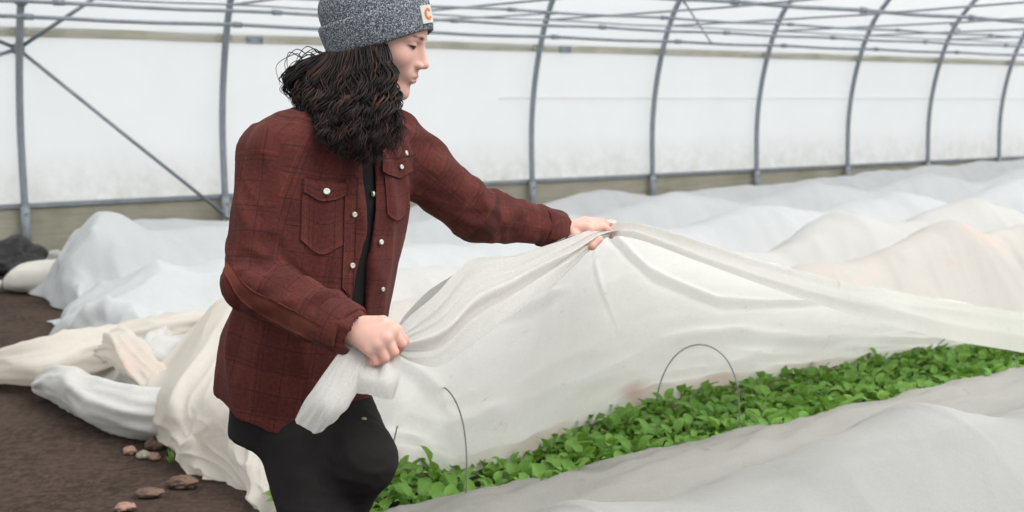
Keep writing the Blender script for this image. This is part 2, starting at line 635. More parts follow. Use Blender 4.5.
brace(H(0, 0.035, 1.86), H(1.95, 0.035, 0.22), 0.018, 'long diagonal brace from leftmost hoop down to the next hoop')
brace(H(0, 0.035, 1.86), H(1.0, 0.56, 2.62), 0.018, 'short diagonal brace rising from the leftmost hoop towards the roof')
brace(H(0, 0.035, 1.86), H(-1.95, 0.035, 1.2), 0.018, 'diagonal brace running off the left edge and sloping down')
brace(H(0, 0.035, 1.86), H(-1.95, 0.52, 2.6), 0.018, 'diagonal brace running off the left edge and sloping up')
brace(H(5.85, 0.40, 2.40), H(3.9, 0.9, 2.22), 0.012, 'thin rod slanting from hoop above the sleeve towards the beanie')
brace(H(6.2, 2.2, 2.42), H(8.3, 0.5, 2.12), 0.010, 'thin rod slanting down to the right beside the second hoop right of the person')
brace(H(10.3, 2.6, 2.32), H(13.4, 0.6, 2.45), 0.012, 'thin rod slanting across the roof near the fourth hoop right of the person')

# little junction plates screwed on the hip board
for u, lab in ((2.28, 'small grey metal plate on the hip board left of the beanie'),
               (6.27, 'small grey metal plate on hip board right of the hoop above the sleeve')):
    b = H(u, 0.08, 2.0)
    e = empty('junction_plate', b)
    tag(e, lab, 'plate')
    box('plate', np.zeros(3), D * 0.085, N * 0.012, np.array([0, 0, 0.04]), MT['steel'], e, 0.004)
    for s in (-1, 1):
        tube('screw', [D * 0.06 * s + N * 0.01, D * 0.06 * s + N * 0.02], 0.01, MT['wire'], e, 8)


# ------------------------------------------------------------------ row covers lying over the hoops
def cover(name, vc, ridge_pts, w, mat, label, group='row covers over the beds', u_end=None, end_len=0.45, seed=0.0,
          nu=420, nv=110, amp=0.02, end_amp=0.06, skirt=0.02, prof_w=0.85, u1=None, edge_wob=0.1, power=1.15, ribs=(), ush_amp=0.16):
    rp = np.array(sorted(ridge_pts))
    ua = u_end if u_end is not None else rp[0, 0]
    ub = u1 if u1 is not None else rp[-1, 0] + 1.5
    us = np.linspace(0, 1, nu) ** 1.35 * (ub - ua) + ua
    R = np.interp(us, rp[:, 0], rp[:, 1])
    R0 = np.interp(us, rp[:, 0], np.convolve(np.pad(rp[:, 1], 1, 'edge'), [.25, .5, .25], 'valid'))
    ker = np.exp(-np.linspace(-2, 2, 5) ** 2); ker /= ker.sum()
    R = np.convolve(np.pad(R, 2, 'edge'), ker, 'valid')
    s = np.linspace(-1, 1, nv)
    U, S = np.meshgrid(us, s, indexing='ij')
    q = np.stack([U, S * w, np.full_like(U, seed)], -1)
    # away from a hoop the fabric hangs lower and flatter: a tent with a pole at every crest
    crest = np.clip((R - R0) / 0.10, -1, 1)[:, None]
    pr = np.cos(np.pi / 2 * np.clip(np.abs(S) / prof_w, 0, 1)) ** (power - 0.25 * crest)
    e = np.clip((U - ua) / end_len, 0, 1)
    endf = np.sin(e * np.pi / 2) ** 0.7
    near_end = np.exp(-((U - ua) / (end_len * 1.5)) ** 2)
    ww = w * (1 + edge_wob * perlin(q * np.array([1.6, 0, 0]) + seed))
    V = vc + S * ww
    Z = R[:, None] * pr * endf
    # taut pleats run down from each crest, large slack waves in between
    lean = U * 3.0 + 0.9 * np.abs(S) * np.sign(np.gradient(R))[:, None]
    pleat = ridge(np.stack([lean, S * 0.5 + 3.1, np.full_like(U, seed + 5)], -1), 2)
    slack = fbm(q * 1.9 + seed, 2)
    mid = np.clip(np.abs(S) * 2.0, 0.1, 1) * np.clip(1.4 - np.abs(S), 0.2, 1)
    Z = Z + amp * (pleat - 0.6) * mid * endf + amp * 0.8 * slack * endf
    wx = 0.5 * perlin(np.stack([U * 1.3, V * 1.3, np.full_like(U, seed + 2)], -1))
    lump = ridge(np.stack([U * 1.5 + wx, V * 1.9 - wx, np.full_like(U, seed + 11)], -1), 2)
    fine = ridge(np.stack([U * 1.2 + wx * 2, V * 6.0 + wx * 3, np.full_like(U, seed + 17)], -1), 1)
    Z = Z + near_end * (end_amp * (lump - 0.5) + end_amp * 0.28 * (fine - 0.5)) * np.clip(e * 3, 0, 1) * np.clip((1 - np.abs(S)) * 5, 0, 1)
    for (ru, rh) in ribs:       # the hoop underneath shows as a thin raised line
        Z = Z + rh * np.exp(-((U - ru - 0.05 * S) / 0.013) ** 2) * np.clip((0.8 - np.abs(S)) * 5, 0, 1)
    Z = np.maximum(Z, 0) + skirt * np.clip(1.0 + 0.7 * slack, 0.25, 2) * np.clip((1 - np.abs(S)) * 9, 0, 1) * np.clip(e * 6, 0, 1) + 0.004
    ush = near_end * (ush_amp * fbm(np.stack([V * 1.7, np.full_like(V, seed), Z * 2], -1), 3))
    P = P0 + D * (U + ush)[..., None] + N * V[..., None] + np.array([0, 0, 1.0]) * Z[..., None]
    o = mesh_obj(name, P.reshape(-1, 3), grid_faces(nu, nv), mat)
    return tag(o, label, 'row cover', group)


cover('row_cover', 1.5, [(0.2, 0.30), (0.9, 0.35), (1.9, 0.26), (2.6, .30), (3.06, 0.29), (3.46, 0.38), (4.57, 0.22), (5.72, 0.42), (6.39, 0.30), (7.5, 0.35),
      (8.91, 0.35), (10.07, 0.42), (11.56, 0.47), (13.86, 0.50), (16, .4)], 0.66, MT['cool_cloth'],
      'pale bluish row cover nearest the far wall baseboard, farthest ridge of white fabric', seed=1.3, u_end=0.2, u1=17, amp=0.026)
cover('row_cover', 3.1, [(-0.45, 0.44), (-0.27, 0.585), (-0.10, 0.55), (0.10, 0.44), (0.59, 0.41), (1.2, .46), (2.0, 0.32), (3.2, 0.44), (4.23, 0.32), (5.24, 0.50), (6.15, 0.33), (7.3, 0.50),
      (8.15, 0.38), (9.25, 0.54), (10.2, .38), (11.07, 0.51), (13, .45)], 0.70, MT['cool_cloth'],
      'bluish white row cover beside the sandbag, its tall bunched end nearest the leftmost hoop', seed=2.9, u_end=-0.60, u1=14.5, amp=0.030, end_amp=0.10, end_len=0.28, ush_amp=0.07)
cover('row_cover', 4.5, [(-0.7, .26), (-0.35, 0.36), (0.0, .38), (0.5, 0.33), (1.0, .45), (1.9, .32), (2.8, .45), (4.02, 0.33), (4.92, 0.49), (5.63, 0.37), (6.8, 0.51), (7.76, 0.34), (8.77, 0.56), (10.5, .4)],
      0.76, MT['cool_cloth'], 'bluish row cover in the middle of the beds, just behind the off-white peaked one', seed=4.1, u_end=-0.85, u1=12.0, amp=0.030, end_amp=0.10, end_len=0.4)
cover('row_cover', 5.75, [(-0.9, .16), (-0.5, 0.26), (0.0, .34), (0.7, .42), (1.6, .30), (2.6, .42), (3.72, 0.28), (4.49, 0.55), (4.91, 0.42), (5.42, 0.40), (6.1, 0.58), (6.82, 0.40), (8, .5)],
      0.74, MT['white_cloth'], 'off-white row cover with a peaked ridge, behind the peach-tinted cover at right', seed=5.7, u_end=-1.05, u1=9.5, amp=0.034, end_amp=0.16, end_len=0.4)
cover('row_cover', 6.8, [(-0.6, .30), (-.3, .36), (0.18, 0.46), (0.9, .36), (1.8, .46), (2.7, .36), (3.3, 0.38), (3.7, .44), (4.29, 0.57), (4.71, 0.44), (5.17, 0.50), (6.2, .4)],
      0.62, MT['peach_cloth'], 'peach-tinted cream row cover just behind the raised hem at right', seed=6.4, u_end=-0.7, u1=7.5, amp=0.038, end_amp=0.08, end_len=0.35)

# ------------------------------------------------------------------ the cover being lifted: one sheet in her two hands
def loft(cols, nu, nv):
    """cols: list of control polylines (same length m, 3D) -> grid nu x nv"""
    cols = np.asarray(cols, float)
    A = np.stack([crom(c, nv) for c in cols])
    B = np.stack([crom(A[:, j], nu) for j in range(nv)], 1)
    return B


def hem(px, py, d):
    return W(px, py, d)


def lifted_cover():
    # columns: (hem pixel, depth), (far edge pixel on the leaf tops), sag
    cols = [
        ((345, 372), 2.56, (262, 494), 0.02, .04),
        ((392, 340), 2.56, (335, 482), 0.06, .03),
        ((432, 306), 2.66, (398, 458), 0.20, .11),
        ((471, 262), 2.84, (436, 466), 0.22, .11),
        ((516, 257), 2.96, (474, 465), 0.22, .11),
        ((560, 243), 3.04, (520, 452), 0.20, .11),
        ((606, 229), 3.17, (598, 415), 0.24, .11),
        ((660, 232), 3.36, (650, 399), 0.25, .11),
        ((720, 250), 3.72, (720, 385), 0.22, .11),
        ((800, 273), 4.25, (800, 370), 0.15, .11),
        ((880, 290), 4.85, (880, 355), 0.09, .11),
        ((960, 303), 5.5, (945, 346), 0.05, .11),
        ((1030, 316), 6.1, (1030, 347), 0.02, .10),
        ((1150, 340), 7.0, (1150, 352), 0.00, .10)]
    C = []
    for (t, d, b, sag, zb) in cols:
        T = W(*t, d); B = G(*b, zb)
        row = []
        for f in (0, 0.25, 0.5, 0.75, 1.0):
            p = T * (1 - f) + B * f
            p = p + (np.array([0, 0, .75]) - N * .5) * sag * 4 * f * (1 - f)
            row.append(p)
        # a lip of slack fabric lying on the leaves
        C.append(row)
    nu, nv = 300, 110
    P = loft(C, nu, nv)
    nrm = grid_normals(P)
    f = np.linspace(0, 1, nv)[None, :]
    g = np.linspace(0, 1, nu)[:, None]
    uu = g * 12.0
    # creases fan out from the lifting hand
    hand = W(606, 229, 3.17)
    dv = P - hand
    ang = np.arctan2((dv @ D), -dv[..., 2] + 0.25)
    rad = np.linalg.norm(dv, axis=-1)
    fan = ridge(np.stack([ang * 3.2, rad * 0.25, np.full_like(rad, 2.2)], -1), 2) - 0.5
    wr = fbm(P * np.array([1.6, 1.6, 3.0]), 3)
    low = ridge(np.stack([uu * 0.5 + 0 * f, f * 7 + 0 * uu, np.zeros_like(rad)], -1), 2) - 0.5
    disp = 0.030 * fan * np.clip(rad, 0, .5) * np.exp(-rad / 1.4) + 0.016 * wr + 0.026 * low * np.clip((f - 0.72) * 5, 0, 1)
    # drawn creases: slack arcs hanging from the lifting hand and wrinkles above the far edge
    ci = g * 13.0
    for pts, am, wd in (([(6.05, .02), (6.6, .22), (7.3, .46), (8.2, .58), (9.2, .50), (10, .36)], .014, .022),
                        ([(6.0, .02), (5.6, .20), (5.0, .36), (4.4, .40)], .012, .02),
                        ([(6.1, .05), (6.3, .40), (6.7, .75)], .010, .03),
                        ([(4.0, .52), (4.8, .47), (5.4, .48), (5.9, .50)], .011, .02),
                        ([(3.2, .86), (4.4, .84), (5.2, .88)], .014, .03),
                        ([(7.2, .80), (8.4, .76), (9.4, .80)], .012, .03),
                        ([(2.0, .60), (3.0, .72), (3.6, .80)], .012, .03)):
        pa = np.array(pts)
        fc = np.interp(ci[:, 0], pa[:, 0], pa[:, 1])[:, None]
        on = np.clip((ci - pa[0, 0]) * 3, 0, 1) * np.clip((pa[-1, 0] - ci) * 3, 0, 1)
        disp = disp + am * on * (np.exp(-((f - fc) / wd) ** 2) - 0.7 * np.exp(-((f - fc - 1.8 * wd) / (1.4 * wd)) ** 2))
    # scalloped far edge
    P = P + nrm * disp[..., None]
    edge = np.clip((f - 0.85) / 0.15, 0, 1) ** 1.5
    P[..., 2] += edge * 0.018 * fbm(P * np.array([6, 6, 0]), 2)
    # the hem lies on the leaves: a rolled, rippled lip
    lip = np.clip((f - 0.955) / 0.045, 0, 1)
    rip = 1 + 0.7 * perlin(np.stack([g * 30 + 0 * f, f * 0 + 0 * g, np.full((nu, nv), 6.6)], -1))
    P = P + N * (0.016 * lip * rip)[..., None]
    P[..., 2] += 0.016 * np.sin(lip * np.pi) - 0.022 * lip ** 2
    stain = np.exp(-((f - 0.985) / 0.03) ** 2) * np.clip(0.45 + 1.1 * perlin(np.stack([g * 22 + 0 * f, f * 5 + 0 * g, np.full((nu, nv), 1.6)], -1)), 0, 1)
    stain = 0.5 * stain + 0.55 * np.exp(-((ci - 6.75) / .25) ** 2 - ((f - .96) / .035) ** 2)
    v1, f1 = P.reshape(-1, 3), grid_faces(nu, nv)
    parts = [(v1, f1)]

    # hem folded over: from the near hand to the far hand, and on to the right
    def band(top, bot, n, m, puff, amp, seed, fold=False):
        T = crom([W(*p[:2], p[2]) for p in top], n)
        B = crom([W(*p[:2], p[2]) for p in bot], n)
        t = np.linspace(0, 1, m)[None, :, None]
        Q = T[:, None] * (1 - t) + B[:, None] * t
        nn = grid_normals(Q)
        if nn[n // 2, m // 2] @ np.array([0, -1, 0.2]) < 0:
            nn = -nn
        tt = t[..., 0]
        arc = np.sin(tt * np.pi) ** 0.7
        a = np.linspace(0, 1, n)[:, None]
        cre = ridge(np.stack([a * 1.0 + 0 * tt, tt * 1.7 + a * 0.8, np.full((n, m), seed)], -1), 2) - 0.5
        if fold:        # gathered crease where the cloth is drawn tight between the two fists
            tc = 0.50 + 0.10 * np.cos(a * 3.1) + 0 * tt
            Q = Q + nn * ((0.020 * np.exp(-((tt - tc) / 0.07) ** 2) - 0.016 * np.exp(-((tt - tc - 0.13) / 0.05) ** 2) + 0.006 * np.exp(-((tt - tc + 0.2) / 0.04) ** 2)) * np.clip(arc * 1.5, 0, 1))[..., None]
        Q = Q + nn * (puff * arc + amp * cre * np.clip(arc * 2, 0, 1))[..., None]
        return Q.reshape(-1, 3), grid_faces(n, m)

    parts.append(band(
        [(390, 338, 2.53), (408, 318, 2.56), (436, 294, 2.66), (471, 260, 2.82), (516, 255, 2.93), (560, 241, 3.00), (590, 230, 3.10), (612, 226, 3.17)],
        [(394, 352, 2.52), (412, 362, 2.53), (440, 366, 2.56), (470, 346, 2.65), (510, 317, 2.79), (560, 279, 2.95), (590, 250, 3.08), (606, 236, 3.15)],
        120, 40, 0.012, 0.008, 3.3, fold=True))
    parts.append(band(
        [(604, 222, 3.16), (640, 226, 3.30), (700, 243, 3.60), (760, 262, 3.96), (830, 279, 4.45), (900, 292, 5.0), (960, 303, 5.5), (1030, 314, 6.05), (1150, 338, 6.9)],
        [(606, 235, 3.13), (640, 240, 3.26), (700, 262, 3.52), (760, 284, 3.86), (830, 308, 4.33), (900, 328, 4.85), (960, 342, 5.3), (1030, 354, 5.85), (1150, 378, 6.7)],
        170, 26, 0.025, 0.02, 8.1))
    v, f = join_geo(parts)
    sv = np.zeros(len(v)); sv[:nu * nv] = np.clip(stain, 0, 1).ravel()
    o = mesh_obj('row_cover', v, f, MT['held_cloth'], attrs={'stain': ('FLOAT', sv)})
    # loose tail bunched under the near fist
    def tail(ctrl, n, m, seed, amp):
        Q = loft(ctrl, n, m)
        nn = grid_normals(Q)
        a = np.linspace(0, 1, n)[:, None]; b = np.linspace(0, 1, m)[None, :]
        cre = np.sin(a * 9 + seed + 2 * b) * 0.5 + 0.7 * fbm(np.stack([a * 5 + 0 * b, b * 2 + 0 * a, np.full((n, m), seed)], -1), 2)
        Q = Q + nn * (amp * cre * np.clip(b * 3, 0.15, 1))[..., None]
        return Q.reshape(-1, 3), grid_faces(n, m)
    L = lambda pts: [W(*p) for p in pts]
    t1 = tail([L([(350, 338, 2.50), (330, 364, 2.46), (308, 392, 2.42), (294, 420, 2.44)]),
               L([(358, 342, 2.50), (340, 372, 2.44), (322, 402, 2.39), (306, 428, 2.41)]),
               L([(368, 346, 2.50), (354, 376, 2.43), (334, 408, 2.38), (316, 434, 2.40)]),
               L([(378, 350, 2.50), (362, 380, 2.45), (348, 402, 2.43), (338, 414, 2.45)])], 50, 50, 1.0, 0.010)
    t2 = tail([L([(366, 346, 2.51), (360, 362, 2.49), (354, 376, 2.46), (357, 392, 2.46)]),
               L([(376, 346, 2.50), (372, 364, 2.48), (366, 378, 2.42), (367, 395, 2.42)]),
               L([(388, 344, 2.49), (386, 362, 2.46), (384, 378, 2.40), (384, 399, 2.40)]),
               L([(398, 344, 2.50), (400, 362, 2.48), (400, 378, 2.43), (395, 399, 2.43)])], 44, 36, 2.0, 0.008)
    vv, ff = join_geo([t1, t2])
    mesh_obj('gathered_tail', vv, ff, MT['held_cloth'], o)
    tag(o, 'large white row cover being lifted off the greens, its hem gripped in both hands', 'row cover', 'row covers over the beds')
    return o


lifted_cover()


# ------------------------------------------------------------------ rolled cover edge and foreground hump
def strip_cover():
    us = np.linspace(-1.25, 7.5, 200)
    m = 40
    s = np.linspace(0, 1, m)
    U, S = np.meshgrid(us, s, indexing='ij')
    # cross-section: a loose roll lying along the near edge of the greens
    th = np.pi * (1 - S)
    wv = 0.19 + 0.02 * perlin(np.stack([U * 0.9, U * 0, U * 0 + 3], -1))
    hz = 0.145 + 0.012 * perlin(np.stack([U * 1.3, U * 0, U * 0 + 9], -1))
    vc = 8.57 + 0.02 * perlin(np.stack([U * 0.7, U * 0, U * 0 + 5], -1))
    V = vc + wv * np.cos(th)
    Z = hz * np.abs(np.sin(th)) ** 0.7
    cre = ridge(np.stack([U * 2.2 + S * 1.5, S * 4, U * 0 + 2], -1), 2) - 0.5
    Z = Z + (0.022 * cre + 0.012 * fbm(np.stack([U * 6, S * 5, U * 0], -1), 2)) * np.sin(th) + 0.004
    e = np.clip((U - us[0]) / 0.25, 0.05, 1) ** 0.5
    Z = Z * e
    P = P0 + D * U[..., None] + N * V[..., None] + np.array([0, 0, 1.0]) * Z[..., None]
    o = mesh_obj('row_cover', P.reshape(-1, 3), grid_faces(len(us), m), MT['dirty_cloth'])
    return tag(o, 'soiled grey row cover rolled up along the near edge of the greens', 'row cover', 'row covers over the beds')


strip_cover()

cover('row_cover', 9.2, [(u_ + .03, z_ - .075) for u_, z_ in [(-0.98, .30), (-0.91, 0.33), (-0.75, .335), (-0.63, 0.31), (-0.39, 0.270), (-0.23, 0.270), (-0.04, 0.290), (0.25, 0.335), (0.47, 0.38), (0.58, 0.405), (0.66, .42), (0.75, .395), (0.92, .335), (1.27, 0.265), (1.7, .25), (2.2, .34), (3.0, .25), (4.0, .25)]], 0.58, MT['hump_cloth'],
      'white row cover humped over a hoop in the bottom right foreground', seed=9.2, u_end=-1.08, u1=4.5, amp=0.016, end_amp=0.01, nu=360, nv=120, end_len=0.2, power=1.0,
      ribs=((0.68, .013), (-0.8, .010)), ush_amp=0.03)


# ------------------------------------------------------------------ crumpled cover ends on the soil at left
def cloth_roll(ctrl, rads, seed, squash=0.85, n=140, seg=56, amp=0.030):
    path = crom(np.array(ctrl), n); rad = crom(np.array(rads, float)[:, None], n)[:, 0]
    tan = np.gradient(path, axis=0); tan /= np.linalg.norm(tan, axis=1)[:, None]
    up = np.array([0, 0, 1.0]); sd = np.cross(tan, up); sd /= np.linalg.norm(sd, axis=1)[:, None]
    th = np.linspace(0, 2 * np.pi, seg, endpoint=False)
    A, T = np.meshgrid(np.linspace(0, n * 0.012, n), th, indexing='ij')
    ln = np.concatenate([[0], np.cumsum(np.linalg.norm(np.diff(path, axis=0), axis=1))])[:, None]
    d = ridge(np.stack([ln * 1.5 + 0.5 * np.sin(T), np.cos(T) * 0.9 + ln * 0.8, np.sin(T) * 0.9 + seed], -1), 2) - 0.5
    d = d + 0.5 * fbm(np.stack([ln * 3 + 0 * T, np.cos(T) * 1.1, np.sin(T) * 1.1 + seed], -1), 2)
    r = rad[:, None] * (1 + 0.10 * np.sin(2 * T + seed)) + amp * d * np.clip(rad[:, None] / .06, 0, 1)
    P = path[:, None] + sd[:, None] * (r * np.cos(T))[..., None] + up * (r * np.sin(T) * squash)[..., None]
    P[..., 2] = np.maximum(P[..., 2], 0.004 + 0.004 * np.sin(T * 3))
    i, j = np.meshgrid(np.arange(n - 1), np.arange(seg), indexing='ij')
    F = np.stack([i * seg + j, i * seg + (j + 1) % seg, (i + 1) * seg + (j + 1) % seg, (i + 1) * seg + j], -1).reshape(-1, 4)
    return P.reshape(-1, 3), [tuple(f) for f in F] + [tuple(range(seg))[::-1], tuple((n - 1) * seg + k for k in range(seg))]


v, f = cloth_roll([G(-16, 366, .07), G(14, 366, .10), G(46, 360, .14), G(86, 350, .17), G(130, 340, .19), G(180, 330, .22), G(235, 322, .22)], [.07, .115, .135, .125, .11, .09, .07], 2.0, amp=.034)
tag(mesh_obj('row_cover', v, f, MT['cream_cloth']), 'thick cream roll of row cover fabric lying on soil at the left edge', 'row cover', 'crumpled cover ends on the soil')
v, f = cloth_roll([G(40, 386, .05), G(62, 385, .09), G(88, 396, .10), G(120, 408, .10), G(152, 414, .11), G(185, 412, .12), G(215, 400, .14)], [.04, .10, .115, .12, .12, .11, .08], 6.0, amp=0.022)
tag(mesh_obj('row_cover', v, f, MT['white_cloth']), 'white puffed fold of cover end on the soil, in front of the thick cream roll', 'row cover', 'crumpled cover ends on the soil')
v, f = cloth_roll([G(106, 356, .20), G(112, 348, .26), G(126, 350, .27), (G(140, 366, .22)), G(156, 386, .16), G(172, 398, .14)], [.03, .07, .085, .085, .075, .05], 11.0, amp=0.035)
tag(mesh_obj('row_cover', v, f, MT['cream_cloth']), 'small crumpled peach fold of cover standing up between the cream roll and smooth cream sheet', 'row cover', 'crumpled cover ends on the soil')


def spilled_sheet():
    cols = [
        [(203, 316, .30), (170, 356, .24), (149, 390, .17), (158, 428, .06), (184, 467, .005)],
        [(212, 305, .36), (186, 350, .32), (168, 392, .26), (176, 436, .13), (196, 474, .005)],
        [(224, 298, .40), (204, 346, .36), (190, 392, .28), (200, 440, .13), (214, 480, .005)],
        [(246, 294, .42), (230, 345, .37), (219, 395, .29), (226, 446, .14), (238, 491, .005)],
        [(275, 300, .40), (262, 350, .35), (250, 405, .27), (250, 455, .14), (262, 512, .005)],
        [(310, 320, .36), (300, 370, .30), (285, 420, .22), (282, 470, .10), (292, 530, .005)]]
    nu, nv = 130, 130
    P = loft([[G(*p) for p in c] for c in cols], nu, nv)
    nn = grid_normals(P)
    if nn[60, 60][2] < 0: nn = -nn
    a = np.linspace(0, 1, nu)[:, None]; b = np.linspace(0, 1, nv)[None, :]
    w1 = 0.4 * perlin(np.stack([a * 2 + 0 * b, b * 2 + 0 * a, np.full((nu, nv), 4.4)], -1))
    f1 = ridge(np.stack([a * 2.2 + b * 1.3 + w1, b * 0.6 - a + 0 * b, np.full((nu, nv), 1.2)], -1), 2) - .5
    f2 = ridge(np.stack([a * 3.0 - b * 1.5 + w1, b * 4.0 + w1, np.full((nu, nv), 6.2)], -1), 2) - .5
    d = 0.035 * f1 * np.clip(b * 3, 0, 1) + 0.030 * f2 * np.clip((b - .55) * 3, 0, 1)
    P = P + nn * d[..., None]
    hemz = np.clip((b - 0.93) / 0.07, 0, 1)
    P = P - (D * 0.05 * fbm(np.stack([a * 7 + 0 * b, 0 * a + 0 * b, np.full((nu, nv), 2.0)], -1), 2)[..., None] * hemz[..., None])
    P[..., 2] = np.maximum(P[..., 2], 0.004)
    o = mesh_obj('row_cover', P.reshape(-1, 3), grid_faces(nu, nv), MT['cream_cloth'])
    tag(o, 'smooth cream sheet of row cover spilling onto the soil directly behind the person', 'row cover', 'crumpled cover ends on the soil')


spilled_sheet()

# ------------------------------------------------------------------ greens in the open bed
def spinach_mesh(seed):
    rg = np.random.default_rng(seed)
    vs, fs, tint = [np.array([0, 0, -0.02])], [], [0.0]
    n = int(rg.integers(9, 12))
    for k in range(n):
        inner = k / n
        az = k * 2.4 + rg.uniform(-.4, .4)
        tilt = math.radians(rg.uniform(8, 30) + 36 * (1 - inner))       # from vertical
        L = rg.uniform(0.050, 0.068) * (1 - 0.2 * inner)
        Wd = L * rg.uniform(0.62, 0.80)
        st = rg.uniform(0.035, 0.065)
        d = np.array([math.cos(az), math.sin(az), 0]); sd = np.array([-d[1], d[0], 0])
        tw = rg.uniform(-.5, .5)
        tn = rg.uniform(0, 0.55) * (0.5 + inner)
        rows, cn = 7, 5
        base = len(vs)
        for i in range(rows):
            t = i / (rows - 1)
            arc = tilt + 0.9 * t * rg.uniform(.8, 1.1) * 0.6
            q = d * (math.sin(tilt) * st + math.sin(arc) * L * t) + np.array([0, 0, 1]) * (math.cos(tilt) * st + math.cos(arc) * L * t)
            wdt = Wd * 0.5 * (math.sin(math.pi * min(1, t ** 0.75 * 0.97 + 0.03))) ** 0.7
            nrm = np.cross(sd, d * math.sin(arc) + np.array([0, 0, math.cos(arc)]))
            for j in range(cn):
                s = (j / (cn - 1) - 0.5) * 2
                cup = (abs(s) ** 1.6) * 0.35 * wdt - 0.05 * wdt * math.sin(s * 6 + t * 8)
                vs.append(q + sd * s * wdt * math.cos(tw * t) - nrm * cup + nrm * s * wdt * math.sin(tw * t))
                tint.append(tn)
        for i in range(rows - 1):
            for j in range(cn - 1):
                a = base + i * cn + j
                fs.append((a, a + 1, a + cn + 1, a + cn))
        for j in range(cn - 1):      # stem: blade tapers into the crown
            fs.append((0, base + j + 1, base + j))
    me = mesh_obj('spinach_plant', vs, fs, MT['leaf'], attrs={'tint': ('FLOAT', tint)})
    me.data.name = 'spinach_plant'
    return me


def plant_bed():
    protos = [spinach_mesh(k) for k in range(8)]
    spots = []
    rg = np.random.default_rng(11)
    for i, u in enumerate(np.arange(-1.12, 4.4, 0.108)):
        for j, v in enumerate(np.arange(7.83, 8.50, 0.102)):
            uu = u + rg.uniform(-.028, .028) + (0.049 if j % 2 else 0); vv = v + rg.uniform(-.022, .022)
            if vv < 7.97 and uu < -0.1:
                continue
            spots.append((uu, vv))
    spots = sorted(spots, key=lambda s: np.linalg.norm(H(s[0], s[1]) - EYE))[:300 + 0 * len(spots)] if len(spots) > 300 else spots
    for k, (u, v) in enumerate(spots):
        o = protos[k] if k < 8 else protos[k % 8].copy()
        if k >= 8:
            COL.objects.link(o)
        o.location = tuple(H(u, v, 0.045))
        o.rotation_euler = (rg.uniform(-.18, .18), rg.uniform(-.18, .18), rg.uniform(0, 6.28))
        s = rg.uniform(0.85, 1.3)
        o.scale = (s, s, s * rg.uniform(.9, 1.1))
        tag(o, 'small bright green leafy plant growing in the dense uncovered bed', 'leafy green', 'leafy greens in the uncovered bed')


plant_bed()


# ------------------------------------------------------------------ wire hoops over the greens
for u, zt, lab in ((-0.77, .46, 'wire hoop nearest the person, arching up beside the knee against the white cover'),
                   (0.55, .42, 'thin wire hoop arching over the middle of the greens'),
                   (2.45, .26, 'wire hoop at the far right end of the greens, its top under the lifted hem')):
    pts = []
    for t in np.linspace(0, 1, 40):
        a = math.pi * t
        x = -math.cos(a) * 0.24
        pts.append(np.array([*(N * x + D * (0.06 * math.sin(a)))[:2], zt * math.sin(a) ** 0.6]))
    b = H(u, 8.29 if u < 0 else 8.21, 0.0)
    o = tube('wire_hoop', pts, 0.0025, MT['wire'], None, 8)
    o.location = tuple(b)
    tag(o, lab, 'wire hoop', 'wire hoops over the greens')


# ------------------------------------------------------------------ odds and ends on the soil at left
def lump(name, c, r, seed, mat, label, cat, group=None, flat=0.6, n=24, amp=0.3, rot=0.0):
    bm = bmesh.new()
    bmesh.ops.create_icosphere(bm, subdivisions=4, radius=1.0)
    P = np.array([v.co[:] for v in bm.verts])
    k = 1 + amp * fbm(P * 1.3 + seed, 3) + 0.25 * amp * fbm(P * 4 + seed, 2)
    P = P * k[:, None] * np.array([r[0], r[1], r[2]])
    P[:, 2] = np.maximum(P[:, 2], -r[2] * flat)
    ca, sa = math.cos(rot), math.sin(rot)
    P = P @ np.array([[ca, sa, 0], [-sa, ca, 0], [0, 0, 1]])
    F = [[v.index for v in f.verts] for f in bm.faces]
    bm.free()
    o = mesh_obj(name, P, F, mat)
    o.location = (c[0], c[1], r[2] * flat - 0.006)
    return tag(o, label, cat, group) if label else o


